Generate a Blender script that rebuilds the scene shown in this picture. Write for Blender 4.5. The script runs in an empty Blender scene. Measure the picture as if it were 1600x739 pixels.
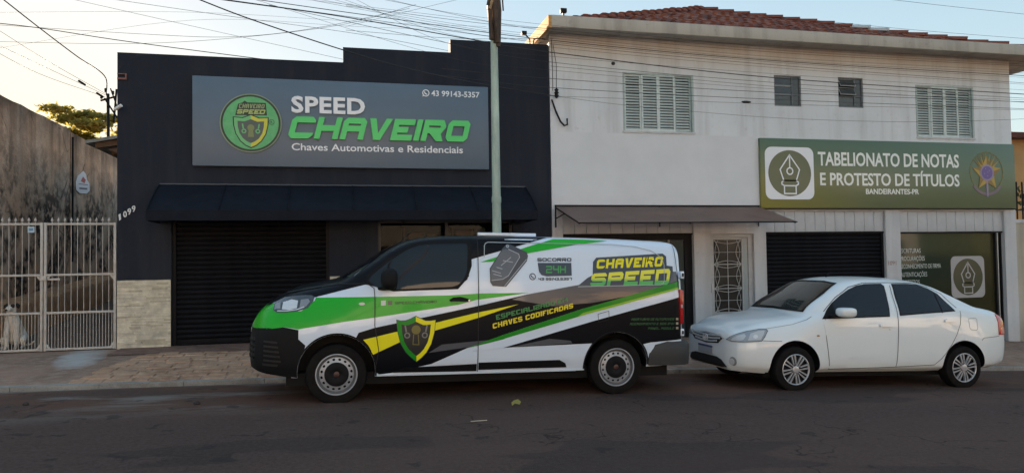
import bpy, bmesh, math, random
import numpy as np
from mathutils import Vector, Matrix
from mathutils.bvhtree import BVHTree
from mathutils.geometry import tessellate_polygon

random.seed(7)
S = bpy.context.scene
COL = S.collection

# ------------------------------------------------------------------ camera
cam_d = bpy.data.cameras.new('camera')
cam_d.sensor_width = 36.0
cam_d.lens = 25.65
cam_d.clip_end = 2000.0
cam = bpy.data.objects.new('camera', cam_d)
COL.objects.link(cam)
VPX = Vector((4850.0, -39.5, 1140.0)).normalized()          # street direction seen by the camera
UP = Vector((1.0, -0.0155, 0.0)).cross(VPX).normalized()
if UP.y > 0:
    UP = -UP
DEPTH = UP.cross(VPX)
if DEPTH.z < 0:
    DEPTH = -DEPTH
RT = Matrix((VPX, DEPTH, UP))                                # world = RT @ (right, down, forward)
M3 = Matrix.Identity(4)
for i in range(3):
    M3[i][0] = RT[i][0]
    M3[i][1] = -RT[i][1]
    M3[i][2] = -RT[i][2]
cam.matrix_world = Matrix.Translation((0, -13.5, 1.65)) @ M3
S.camera = cam

# ------------------------------------------------------------------ sky, sun, exposure
SUN_AZ = math.radians(-22.0)       # from +Y towards -X
SUN_EL = math.radians(7.0)
world = bpy.data.worlds.new('World')
S.world = world
world.use_nodes = True
wn = world.node_tree
for n in list(wn.nodes):
    wn.nodes.remove(n)
sky = wn.nodes.new('ShaderNodeTexSky')
sky.sky_type = 'NISHITA'
sky.sun_disc = False
sky.sun_elevation = SUN_EL
sky.sun_rotation = SUN_AZ
sky.air_density = 1.0
sky.dust_density = 0.4
sky.ozone_density = 1.5
gm = wn.nodes.new('ShaderNodeGamma')
gm.inputs['Gamma'].default_value = 0.21
hs_ = wn.nodes.new('ShaderNodeHueSaturation')
hs_.inputs['Saturation'].default_value = 2.6
hs_.inputs['Value'].default_value = 1.0
bg = wn.nodes.new('ShaderNodeBackground')
bg.inputs['Strength'].default_value = 0.136
wo = wn.nodes.new('ShaderNodeOutputWorld')
wn.links.new(sky.outputs[0], gm.inputs[0])
wn.links.new(gm.outputs[0], hs_.inputs['Color'])
wn.links.new(hs_.outputs[0], bg.inputs['Color'])
wn.links.new(bg.outputs[0], wo.inputs['Surface'])
sun_d = bpy.data.lights.new('sun', 'SUN')
sun_d.energy = 4.8
sun_d.angle = math.radians(0.53)
sun_d.color = (1.0, 0.76, 0.57)
sun = bpy.data.objects.new('sun', sun_d)
COL.objects.link(sun)
sdir = Vector((math.sin(SUN_AZ) * math.cos(SUN_EL), math.cos(SUN_AZ) * math.cos(SUN_EL), math.sin(SUN_EL)))
sun.rotation_euler = (-sdir).to_track_quat('-Z', 'Y').to_euler()
sun.location = (-10, 20, 12)
S.view_settings.view_transform = 'Standard'
S.view_settings.look = 'None'
S.view_settings.exposure = 2.38
S.view_settings.gamma = 1.0
S.view_settings.use_curve_mapping = False

# ------------------------------------------------------------------ materials
MATS = {}

def mat(name, col, rough=0.6, metal=0.0, var=0.0, vs=3.0, bump=0.0, bs=40.0, coat=0.0, spec=0.5, var_col=None, stretch=(1, 1, 1), emit=None, transl=0.0):
    if name in MATS:
        return MATS[name]
    m = bpy.data.materials.new(name)
    m.use_nodes = True
    nt = m.node_tree
    b = nt.nodes['Principled BSDF']
    b.inputs['Base Color'].default_value = (*col, 1)
    b.inputs['Roughness'].default_value = rough
    b.inputs['Metallic'].default_value = metal
    b.inputs['Specular IOR Level'].default_value = spec
    b.inputs['Coat Weight'].default_value = coat
    b.inputs['Coat Roughness'].default_value = 0.04
    if var > 0 or bump > 0:
        tc = nt.nodes.new('ShaderNodeTexCoord')
        mp = nt.nodes.new('ShaderNodeMapping')
        mp.inputs['Scale'].default_value = stretch
        nt.links.new(tc.outputs['Object'], mp.inputs['Vector'])
    if var > 0:
        nz = nt.nodes.new('ShaderNodeTexNoise')
        nz.inputs['Scale'].default_value = vs
        nz.inputs['Detail'].default_value = 6
        nz.inputs['Roughness'].default_value = 0.65
        nt.links.new(mp.outputs[0], nz.inputs['Vector'])
        mr = nt.nodes.new('ShaderNodeMapRange')
        mr.inputs['From Min'].default_value = 0.3
        mr.inputs['From Max'].default_value = 0.7
        nt.links.new(nz.outputs['Fac'], mr.inputs['Value'])
        mx = nt.nodes.new('ShaderNodeMix')
        mx.data_type = 'RGBA'
        c2 = var_col if var_col else tuple(c * (1 - var) for c in col)
        c1 = col if var_col else tuple(min(1, c * (1 + var)) for c in col)
        mx.inputs[6].default_value = (*c1, 1)
        mx.inputs[7].default_value = (*c2, 1)
        nt.links.new(mr.outputs[0], mx.inputs[0])
        nt.links.new(mx.outputs[2], b.inputs['Base Color'])
    if bump > 0:
        nb = nt.nodes.new('ShaderNodeTexNoise')
        nb.inputs['Scale'].default_value = bs
        nb.inputs['Detail'].default_value = 5
        nt.links.new(mp.outputs[0], nb.inputs['Vector'])
        bp = nt.nodes.new('ShaderNodeBump')
        bp.inputs['Strength'].default_value = bump
        bp.inputs['Distance'].default_value = 0.02
        nt.links.new(nb.outputs['Fac'], bp.inputs['Height'])
        nt.links.new(bp.outputs[0], b.inputs['Normal'])
    if transl > 0:
        b.inputs['Transmission Weight'].default_value = 0
        b.inputs['Subsurface Weight'].default_value = 0
        t = nt.nodes.new('ShaderNodeBsdfTranslucent')
        t.inputs['Color'].default_value = (*[min(1, c * 2.2) for c in col], 1)
        ms = nt.nodes.new('ShaderNodeMixShader')
        ms.inputs[0].default_value = transl
        o = nt.nodes['Material Output']
        nt.links.new(b.outputs[0], ms.inputs[1])
        nt.links.new(t.outputs[0], ms.inputs[2])
        nt.links.new(ms.outputs[0], o.inputs['Surface'])
    MATS[name] = m
    return m

class NG:
    """small node-graph helper for the hand-made materials"""
    def __init__(s, name, rough=0.8):
        s.m = bpy.data.materials.new(name)
        s.m.use_nodes = True
        s.nt = s.m.node_tree
        s.b = s.nt.nodes['Principled BSDF']
        s.b.inputs['Roughness'].default_value = rough
        s.b.inputs['Specular IOR Level'].default_value = 0.15 if rough > 0.75 else 0.5
        s.tc = s.nt.nodes.new('ShaderNodeTexCoord')
        MATS[name] = s.m
    def link(s, a, b):
        s.nt.links.new(a, b)
    def coord(s, sc=(1, 1, 1)):
        mp = s.nt.nodes.new('ShaderNodeMapping')
        mp.inputs['Scale'].default_value = sc
        s.link(s.tc.outputs['Object'], mp.inputs['Vector'])
        return mp.outputs[0]
    def noise(s, scale, sc=(1, 1, 1), lo=0.35, hi=0.65, detail=6, rough=0.6):
        n = s.nt.nodes.new('ShaderNodeTexNoise')
        n.inputs['Scale'].default_value = scale
        n.inputs['Detail'].default_value = detail
        n.inputs['Roughness'].default_value = rough
        s.link(s.coord(sc), n.inputs['Vector'])
        return s.rng(n.outputs['Fac'], lo, hi)
    def rng(s, v, lo, hi, a=0.0, b=1.0):
        r = s.nt.nodes.new('ShaderNodeMapRange')
        r.inputs['From Min'].default_value = lo
        r.inputs['From Max'].default_value = hi
        r.inputs['To Min'].default_value = a
        r.inputs['To Max'].default_value = b
        s.link(v, r.inputs['Value'])
        return r.outputs[0]
    def axis(s, i):
        x = s.nt.nodes.new('ShaderNodeSeparateXYZ')
        s.link(s.tc.outputs['Object'], x.inputs[0])
        return x.outputs[i]
    def mul(s, a, b, op='MULTIPLY'):
        n = s.nt.nodes.new('ShaderNodeMath')
        n.operation = op
        for k, v in ((0, a), (1, b)):
            if isinstance(v, (int, float)):
                n.inputs[k].default_value = v
            else:
                s.link(v, n.inputs[k])
        return n.outputs[0]
    def mix(s, fac, a, b):
        x = s.nt.nodes.new('ShaderNodeMix')
        x.data_type = 'RGBA'
        if isinstance(fac, (int, float)):
            x.inputs[0].default_value = fac
        else:
            s.link(fac, x.inputs[0])
        for k, v in ((6, a), (7, b)):
            if isinstance(v, tuple):
                x.inputs[k].default_value = (*v, 1)
            else:
                s.link(v, x.inputs[k])
        return x.outputs[2]
    def color(s, c):
        s.link(c, s.b.inputs['Base Color'])
    def bump(s, h, strength=0.4, dist=0.02):
        bp = s.nt.nodes.new('ShaderNodeBump')
        bp.inputs['Strength'].default_value = strength
        bp.inputs['Distance'].default_value = dist
        s.link(h, bp.inputs['Height'])
        s.link(bp.outputs[0], s.b.inputs['Normal'])

def srgb(r, g, b, k=1.0):
    f = lambda c: ((c / 255.0) / 12.92 if c / 255.0 <= 0.04045 else ((c / 255.0 + 0.055) / 1.055) ** 2.4)
    return (f(r) * k, f(g) * k, f(b) * k)

# ------------------------------------------------------------------ mesh helpers
def link(name, me, m, parent=None):
    o = bpy.data.objects.new(name, me)
    COL.objects.link(o)
    if m is not None:
        for x in (m if isinstance(m, (list, tuple)) else [m]):
            me.materials.append(x)
    if parent is not None:
        o.parent = parent
        # parts are written in the same coordinates as their thing's base point
        o.matrix_parent_inverse = PINV.get(parent.name, Matrix.Identity(4))
        PINV[o.name] = Matrix.Identity(4)
    return o

PINV = {}

def mesh(name, V, F, m, parent=None, smooth=False, sharp=None, fm=None):
    me = bpy.data.meshes.new(name)
    me.from_pydata([tuple(v) for v in V], [], F)
    if fm is not None:
        me.polygons.foreach_set('material_index', fm)
    if smooth:
        me.polygons.foreach_set('use_smooth', np.ones(len(me.polygons), dtype=bool))
        if sharp:
            me.set_sharp_from_angle(angle=math.radians(sharp))
    me.update()
    return link(name, me, m, parent)

def from_bm(name, bm, m, parent=None, smooth=False, sharp=None):
    me = bpy.data.meshes.new(name)
    bm.to_mesh(me)
    bm.free()
    if smooth:
        me.polygons.foreach_set('use_smooth', np.ones(len(me.polygons), dtype=bool))
        if sharp:
            me.set_sharp_from_angle(angle=math.radians(sharp))
    return link(name, me, m, parent)

BOXF = [(0, 1, 2, 3), (7, 6, 5, 4), (0, 4, 5, 1), (1, 5, 6, 2), (2, 6, 7, 3), (3, 7, 4, 0)]

def boxv(x0, x1, y0, y1, z0, z1):
    return [(x0, y0, z0), (x0, y1, z0), (x1, y1, z0), (x1, y0, z0), (x0, y0, z1), (x0, y1, z1), (x1, y1, z1), (x1, y0, z1)]

def boxes(name, L, m, parent=None, bev=0.0):
    V, F = [], []
    for b in L:
        n = len(V)
        V += boxv(*b)
        F += [tuple(i + n for i in f) for f in BOXF]
    if bev <= 0:
        return mesh(name, V, F, m, parent)
    bm = bmesh.new()
    vs = [bm.verts.new(v) for v in V]
    for f in F:
        bm.faces.new([vs[i] for i in f])
    bmesh.ops.bevel(bm, geom=list(bm.edges), offset=bev, segments=2, profile=0.5, affect='EDGES')
    return from_bm(name, bm, m, parent, True, 35)

def each(name, L, m, parent=None, bev=0.0):
    return [boxes(name, [b], m, parent, bev) for b in L]

def box(name, x0, x1, y0, y1, z0, z1, m, parent=None, bev=0.0):
    return boxes(name, [(x0, x1, y0, y1, z0, z1)], m, parent, bev)

def prism(name, pts, y0, y1, m, parent=None, fn=None):
    """polygon given in (x, z), pulled from y0 (front) to y1 (back)"""
    n = len(pts)
    area = sum(pts[i][0] * pts[(i + 1) % n][1] - pts[(i + 1) % n][0] * pts[i][1] for i in range(n))
    if area < 0:
        pts = pts[::-1]
    V = [(p[0], y0, p[1]) for p in pts] + [(p[0], y1, p[1]) for p in pts]
    F = [tuple(range(n)), tuple(range(2 * n - 1, n - 1, -1))]
    F += [(i, n + i, n + (i + 1) % n, (i + 1) % n) for i in range(n)]
    return mesh(name, V, F, m, parent)

def tube_geo(pts, r, n=6, cap=True):
    P = [Vector(p) for p in pts]
    V, F = [], []
    rr = r if isinstance(r, (list, tuple)) else [r] * len(P)
    ref = Vector((0, 0, 1))
    for i, p in enumerate(P):
        t = (P[min(i + 1, len(P) - 1)] - P[max(i - 1, 0)]).normalized()
        a = t.cross(ref)
        if a.length < 0.05:
            a = t.cross(Vector((0, 1, 0)))
        a.normalize()
        b = t.cross(a)
        for k in range(n):
            w = 2 * math.pi * k / n
            V.append(p + (a * math.cos(w) + b * math.sin(w)) * rr[i])
    for i in range(len(P) - 1):
        for k in range(n):
            F.append((i * n + k, i * n + (k + 1) % n, (i + 1) * n + (k + 1) % n, (i + 1) * n + k))
    if cap:
        F.append(tuple(range(n - 1, -1, -1)))
        F.append(tuple((len(P) - 1) * n + k for k in range(n)))
    return V, F

def tube(name, pts, r, m, parent=None, n=6):
    V, F = tube_geo(pts, r, n)
    return mesh(name, V, F, m, parent, True, 50)

def tubes(name, L, m, parent=None, n=6):
    V, F = [], []
    for pts, r in L:
        v, f = tube_geo(pts, r, n)
        k = len(V)
        V += v
        F += [tuple(i + k for i in q) for q in f]
    return mesh(name, V, F, m, parent, True, 50)

def lathe_geo(prof, n=32, axis='y', c=(0, 0, 0)):
    """profile of (radius, along); turned around the axis"""
    V, F = [], []
    for (r, h) in prof:
        for k in range(n):
            w = 2 * math.pi * k / n
            a, b = r * math.cos(w), r * math.sin(w)
            V.append((c[0] + a, c[1] + h, c[2] + b) if axis == 'y' else (c[0] + a, c[1] + b, c[2] + h))
    for i in range(len(prof) - 1):
        for k in range(n):
            F.append((i * n + k, (i + 1) * n + k, (i + 1) * n + (k + 1) % n, i * n + (k + 1) % n))
    return V, F

def thing(name, label, cat, loc=(0, 0, 0), group=None, rot=None):
    """an Empty at the base of a thing; parts may be written in world coordinates unless rot is given"""
    o = bpy.data.objects.new(name, None)
    o.empty_display_size = 0.1
    COL.objects.link(o)
    o.location = loc
    if rot is not None:
        o.rotation_euler = rot
        PINV[o.name] = Matrix.Identity(4)
    else:
        PINV[o.name] = Matrix.Translation(-Vector(loc))
    return tag(o, label, cat, group)

def tag(o, label, cat=None, group=None, kind=None):
    if label:
        o['label'] = label
    if cat:
        o['category'] = cat
    if group:
        o['group'] = group
    if kind:
        o['kind'] = kind
    return o

def copies(src, offs):
    for d in offs:
        c = src.copy()
        COL.objects.link(c)
        c.location = Vector(src.location) + Vector(d)

def sub(name, parent):
    """an Empty that is a part and carries sub-parts"""
    o = bpy.data.objects.new(name, None)
    o.empty_display_size = 0.05
    COL.objects.link(o)
    o.parent = parent
    o.matrix_parent_inverse = PINV.get(parent.name, Matrix.Identity(4))
    PINV[o.name] = Matrix.Identity(4)
    return o

def panel(name, x0, x1, z0, z1, y, th, holes, m, parent=None, topf=None):
    """a wall slab with real openings; y is its front face, th its thickness"""
    xs = sorted(set([x0, x1] + [h[0] for h in holes] + [h[1] for h in holes]))
    zs = sorted(set([z0, z1] + [h[2] for h in holes] + [h[3] for h in holes]))
    solid = {}
    for i in range(len(xs) - 1):
        for j in range(len(zs) - 1):
            cx, cz = (xs[i] + xs[i + 1]) / 2, (zs[j] + zs[j + 1]) / 2
            solid[i, j] = not any(h[0] < cx < h[1] and h[2] < cz < h[3] for h in holes)
    idx, V, F = {}, [], []
    def v(i, k, j):
        if (i, k, j) not in idx:
            idx[i, k, j] = len(V)
            V.append((xs[i], y + k * th, zs[j]))
        return idx[i, k, j]
    for (i, j), s in solid.items():
        if not s:
            continue
        F.append((v(i, 0, j), v(i + 1, 0, j), v(i + 1, 0, j + 1), v(i, 0, j + 1)))
        F.append((v(i, 1, j), v(i, 1, j + 1), v(i + 1, 1, j + 1), v(i + 1, 1, j)))
        if not solid.get((i - 1, j)):
            F.append((v(i, 0, j), v(i, 0, j + 1), v(i, 1, j + 1), v(i, 1, j)))
        if not solid.get((i + 1, j)):
            F.append((v(i + 1, 0, j), v(i + 1, 1, j), v(i + 1, 1, j + 1), v(i + 1, 0, j + 1)))
        if not solid.get((i, j - 1)):
            F.append((v(i, 0, j), v(i, 1, j), v(i + 1, 1, j), v(i + 1, 0, j)))
        if not solid.get((i, j + 1)):
            F.append((v(i, 0, j + 1), v(i + 1, 0, j + 1), v(i + 1, 1, j + 1), v(i, 1, j + 1)))
    return mesh(name, V, F, m, parent)

# ------------------------------------------------------------------ lettering
def font_geo(s, bold=0.0, shear=0.0, spacing=1.0):
    """flat text as ([(x, y)], faces), cap height 1"""
    def build(t):
        cu = bpy.data.curves.new('txt', 'FONT')
        cu.body = t
        cu.size = 1.0
        cu.offset = bold
        cu.shear = shear
        cu.space_character = spacing
        cu.resolution_u = 3
        o = bpy.data.objects.new('txt', cu)
        COL.objects.link(o)
        dg = bpy.context.evaluated_depsgraph_get()
        me = bpy.data.meshes.new_from_object(o.evaluated_get(dg))
        V = [(v.co.x, v.co.y) for v in me.vertices]
        F = [tuple(p.vertices) for p in me.polygons]
        bpy.data.objects.remove(o)
        bpy.data.curves.remove(cu)
        bpy.data.meshes.remove(me)
        return V, F
    key = ('H', bold)
    if key not in FCACHE:
        hv, _ = build('H')
        FCACHE[key] = (min(y for _, y in hv), max(y for _, y in hv))
    lo, hi = FCACHE[key]
    V, F = build(s)
    k = 1.0 / (hi - lo)
    x0 = min(x for x, _ in V)
    return [((x - x0) * k, (y - lo) * k) for x, y in V], F

FCACHE = {}
# square-cut display letters on a 3 x 5 cell grid; a b c d = cell with its tl tr bl br corner cut
TG = {'C': 'a1b 100 100 100 c1d', 'H': '101 101 111 101 101', 'A': 'a1b 101 111 101 101', 'E': '111 100 110 100 111',
      'O': 'a1b 101 101 101 c1d', 'S': 'a1b 100 c1b 001 c1d', 'P': '11b 101 11d 100 100', 'D': '11b 101 101 101 11d',
      'Z': '111 001 a1d 100 111', 'L': '100 100 100 100 111', 'T': '111 010 010 010 010', 'F': '111 100 110 100 100',
      'G': 'a1b 100 101 101 c1d', 'U': '101 101 101 101 c1d', 'J': '001 001 001 001 c1d', 'B': '11b 101 111 101 11d',
      '0': 'a1b 101 101 101 c1d', '1': '01 01 01 01 01', '2': '11b 001 a1d 100 111', '3': '11b 001 011 001 11d',
      '4': '101 101 c11 001 001', '5': '111 100 11b 001 11d', '6': 'a1b 100 11b 101 c1d', '7': '11b 001 001 001 001',
      '8': 'a1b 101 111 101 c1d', '9': 'a1b 101 c11 001 c1d', '.': '0 0 0 0 1', ',': '0 0 0 0 1', '-': '00 00 11 00 00', 'I': '1 1 1 1 1'}

def techno_geo(s, t=0.2, w=0.78, gap=0.12):
    V, F = [], []
    x = 0.0
    def add(p):
        n = len(V)
        V.extend(p)
        F.append(tuple(range(n, n + len(p))))
    g = (1 - 3 * t) / 2
    zs = [1, 1 - t, 1 - t - g, t + g, t, 0]
    for ch in s:
        if ch == ' ':
            x += 0.45
            continue
        if ch == 'V':
            add([(x, 1), (x + w * .5 - t * .62, 0), (x + w * .5, 0), (x + w * .5, t * 1.2), (x + t * 1.15, 1)])
            add([(x + w * .5, 0), (x + w * .5 + t * .62, 0), (x + w, 1), (x + w - t * 1.15, 1), (x + w * .5, t * 1.2)])
            x += w + gap
            continue
        if ch == 'R':
            u = [x, x + t, x + w - t, x + w]
            add([(u[0], 0), (u[1], 0), (u[1], 1), (u[0], 1)])
            add([(u[1], 1 - t), (u[2], 1 - t), (u[3], 1 - t), (u[3] - t * .6, 1), (u[1], 1)])
            add([(u[2], 1 - t - g), (u[3], 1 - t - g), (u[3], 1 - t), (u[2], 1 - t)])
            add([(u[1], t + g), (u[3] - t * .6, t + g), (u[3], 1 - t - g), (u[1], 1 - t - g)])
            add([(u[1] + t * .4, t + g), (u[3] - t * 1.25, 0), (u[3], 0), (u[3] - t * .7, t + g)])
            x += w + gap
            continue
        if ch in 'MNQ':
            W = w * (1.2 if ch == 'M' else 1.0)
            add([(x, 0), (x + t, 0), (x + t, 1), (x, 1)])
            add([(x + W - t, 0), (x + W, 0), (x + W, 1), (x + W - t, 1)])
            if ch == 'M':
                add([(x + t, 1), (x + t, 1 - t * 1.5), (x + W / 2, .35), (x + W / 2, .35 + t * 1.3)])
                add([(x + W - t, 1), (x + W / 2, .35 + t * 1.3), (x + W / 2, .35), (x + W - t, 1 - t * 1.5)])
            else:
                add([(x + t, 1), (x + t, 1 - t * 1.6), (x + W - t, 0), (x + W - t, t * 1.6)])
            x += W + gap
            continue
        rows = TG[ch].split()
        nc = len(rows[0])
        cw = [t, w - 2 * t, t] if nc == 3 else ([t * .6, t] if nc == 2 and ch == '1' else ([w * .35, w * .35] if nc == 2 else [t]))
        if ch == 'T':
            cw = [(w - t) / 2, t, (w - t) / 2]
        if ch in 'EF':
            cw = [t, w - 2.3 * t, t * 1.0]
        xs = [x]
        for c in cw:
            xs.append(xs[-1] + c)
        for j, row in enumerate(rows):
            for i, c in enumerate(row):
                if c == '0':
                    continue
                l, r, tp, bt = xs[i], xs[i + 1], zs[j], zs[j + 1]
                k = 0.6
                q = {'1': [(l, bt), (r, bt), (r, tp), (l, tp)],
                     'a': [(l, bt), (r, bt), (r, tp), (l + (r - l) * k, tp), (l, tp - (tp - bt) * k)],
                     'b': [(l, bt), (r, bt), (r, tp - (tp - bt) * k), (r - (r - l) * k, tp), (l, tp)],
                     'c': [(l + (r - l) * k, bt), (r, bt), (r, tp), (l, tp), (l, bt + (tp - bt) * k)],
                     'd': [(l, bt), (r - (r - l) * k, bt), (r, bt + (tp - bt) * k), (r, tp), (l, tp)]}[c]
                add(q)
        x = xs[-1] + gap
    return V, F

def weld(V, F):
    idx, nv, mp = {}, [], []
    for v in V:
        k = (round(v[0], 4), round(v[1], 4))
        if k not in idx:
            idx[k] = len(nv)
            nv.append(v)
        mp.append(idx[k])
    return nv, [tuple(mp[i] for i in f) for f in F]

def fit_quad(V, q, total=None):
    """map lettering (cap height 1) into the quad bl, br, tl, tr of (x, z)"""
    w = total or max(v[0] for v in V)
    out = []
    for (a, b) in V:
        u = a / w
        lo = (q[0][0] + (q[1][0] - q[0][0]) * u, q[0][1] + (q[1][1] - q[0][1]) * u)
        hi = (q[2][0] + (q[3][0] - q[2][0]) * u, q[2][1] + (q[3][1] - q[2][1]) * u)
        out.append((lo[0] + (hi[0] - lo[0]) * b, lo[1] + (hi[1] - lo[1]) * b))
    return out

def slab2d(name, V, F, y0, th, m, parent=None, bevel=None):
    """flat (x, z) faces given body: front at y0, pushed back by th"""
    V, F = weld(V, F)
    n = len(V)
    ed = {}
    for f in F:
        for i in range(len(f)):
            a, b = f[i], f[(i + 1) % len(f)]
            ed[(a, b)] = ed.get((a, b), 0) + 1
    # make faces look towards -y
    G = []
    for f in F:
        ar = sum(V[f[i]][0] * V[f[(i + 1) % len(f)]][1] - V[f[(i + 1) % len(f)]][0] * V[f[i]][1] for i in range(len(f)))
        G.append(f if ar > 0 else tuple(reversed(f)))
    ed = set()
    for f in G:
        for i in range(len(f)):
            ed.add((f[i], f[(i + 1) % len(f)]))
    VV = [(x, y0, z) for x, z in V] + [(x, y0 + th, z) for x, z in V]
    FF = list(G) + [tuple(i + n for i in reversed(f)) for f in G]
    for (a, b) in ed:
        if (b, a) not in ed:
            FF.append((b, a, a + n, b + n))
    return mesh(name, VV, FF, m, parent)

def sign_text(name, s, quad, y0, th, m, parent, kind='font', bold=0.0, t=0.2, w=0.78, gap=0.12, spacing=1.0):
    geo = (lambda q: font_geo(q, bold, 0.0, spacing)) if kind == 'font' else (lambda q: techno_geo(q, t, w, gap))
    words = s.split(' ')
    total = max(v[0] for v in geo(s)[0])
    o = None
    for i, q in enumerate(words):       # one object for each word
        V, F = geo(q)
        ww = max(v[0] for v in V)
        end = max(v[0] for v in geo(' '.join(words[:i + 1]))[0])
        V = [(a + end - ww, b) for a, b in V]
        o = slab2d(name, fit_quad(V, quad, total), F, y0, th, m, parent)
    return o

def rect(x0, z0, x1, z1):
    return [(x0, z0), (x1, z0), (x0, z1), (x1, z1)]

def disc(cx, cz, rx, rz=None, n=40):
    rz = rz or rx
    return [(cx + rx * math.cos(2 * math.pi * k / n), cz + rz * math.sin(2 * math.pi * k / n)) for k in range(n)]

def ring_geo(cx, cz, r0, r1, n=40, sx=1.0):
    V = [(cx + r0 * sx * math.cos(2 * math.pi * k / n), cz + r0 * math.sin(2 * math.pi * k / n)) for k in range(n)]
    V += [(cx + r1 * sx * math.cos(2 * math.pi * k / n), cz + r1 * math.sin(2 * math.pi * k / n)) for k in range(n)]
    return V, [(k, n + k, n + (k + 1) % n, (k + 1) % n) for k in range(n)]

def stroke_geo(pts, w, closed=False):
    """flat ribbon of width w along a polyline, mitred"""
    P = [Vector((p[0], p[1])) for p in pts]
    n = len(P)
    V, F = [], []
    for i in range(n):
        a = P[i] - P[i - 1] if (closed or i > 0) else P[1] - P[0]
        b = P[(i + 1) % n] - P[i] if (closed or i < n - 1) else a
        a, b = a.normalized(), b.normalized()
        na, nb = Vector((-a.y, a.x)), Vector((-b.y, b.x))
        mt = (na + nb)
        mt = mt.normalized() if mt.length > 1e-6 else na
        k = w / 2 / max(0.35, mt.dot(na))
        V += [tuple(P[i] + mt * k), tuple(P[i] - mt * k)]
    for i in range(n if closed else n - 1):
        j = (i + 1) % n
        F.append((2 * i, 2 * i + 1, 2 * j + 1, 2 * j))
    return V, F

def ground_z(x):
    return 0.08 - 0.024 * x - 0.00115 * x * x if x > -5.2 else 0.08 - 0.024 * -5.2 - 0.00115 * 27.0 + (-5.2 - x) * 0.008

# ================================================================== surfaces
def m_road():
    g = NG('asphalt', 0.85)
    base = g.mix(g.noise(0.5, (0.5, 1.6, 1), 0.3, 0.7), (0.098, 0.053, 0.042), (0.048, 0.028, 0.024))
    base = g.mix(g.noise(26, lo=0.35, hi=0.75), base, (0.11, 0.072, 0.060))
    # red dust swept towards the kerb
    near = g.rng(g.axis(1), -5.7, -4.4)
    dust = g.mul(near, g.noise(0.9, (0.5, 1.2, 1), 0.38, 0.62))
    base = g.mix(g.mul(dust, 0.9), base, (0.15, 0.070, 0.044))
    pale = g.mul(g.rng(g.axis(0), 1.2, -1.5), g.mul(near, g.noise(1.3, (0.45, 1.5, 1), 0.5, 0.62)))
    base = g.mix(g.mul(pale, 0.8), base, (0.24, 0.205, 0.18))
    spots = g.noise(3.2, lo=0.66, hi=0.69, detail=2)
    base = g.mix(g.mul(spots, 0.6), base, (0.022, 0.02, 0.02))
    base = g.mix(g.mul(g.noise(140, lo=0.5, hi=0.75, detail=2), 0.5), base, (0.15, 0.12, 0.105))
    vo = g.nt.nodes.new('ShaderNodeTexVoronoi')
    vo.feature = 'DISTANCE_TO_EDGE'
    vo.inputs['Scale'].default_value = 0.55
    wob = g.nt.nodes.new('ShaderNodeTexNoise')
    wob.inputs['Scale'].default_value = 2.5
    g.link(g.coord(), wob.inputs['Vector'])
    va = g.nt.nodes.new('ShaderNodeVectorMath')
    va.operation = 'ADD'
    g.link(g.coord(), va.inputs[0])
    g.link(wob.outputs['Color'], va.inputs[1])
    g.link(va.outputs[0], vo.inputs['Vector'])
    crack = g.mul(g.rng(vo.outputs['Distance'], 0.010, 0.002), g.noise(0.35, lo=0.5, hi=0.56))
    base = g.mix(g.mul(crack, 0.7), base, (0.016, 0.012, 0.011))
    tar = g.mul(g.noise(0.32, (0.6, 1.5, 1), lo=0.57, hi=0.585, detail=3), 0.45)
    base = g.mix(tar, base, (0.036, 0.027, 0.026))
    g.color(base)
    g.bump(g.noise(120, lo=0.2, hi=0.8), 0.5, 0.01)
    return g.m

def m_walk(name, c1, c2, c3, smear=None):
    g = NG(name, 0.9)
    base = g.mix(g.noise(1.1, lo=0.35, hi=0.65), c1, c2)
    base = g.mix(g.noise(7, lo=0.45, hi=0.75), base, c3)
    base = g.mix(g.mul(g.noise(60, lo=0.5, hi=0.8), 0.5), base, (0.05, 0.042, 0.035))
    if smear:      # spilt pale cement: an uneven tongue running from the gate post to the street
        dx = g.mul(g.mul(g.axis(0), smear[0], 'SUBTRACT'), g.mul(g.mul(g.axis(1), smear[1], 'SUBTRACT'), -0.12), 'SUBTRACT')
        dy = g.mul(g.mul(g.axis(1), smear[1], 'SUBTRACT'), 0.42)
        d = g.mul(g.mul(g.mul(dx, dx), 3.0), g.mul(dy, dy), 'ADD')
        d = g.mul(d, g.mul(g.noise(2.6, lo=0.2, hi=0.8), 0.5), 'ADD')
        base = g.mix(g.mul(g.rng(d, 0.62, 0.28), 0.9), base, (0.52, 0.49, 0.47))
    g.color(base)
    g.bump(g.noise(50, lo=0.2, hi=0.8), 0.6, 0.02)
    return g.m

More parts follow.
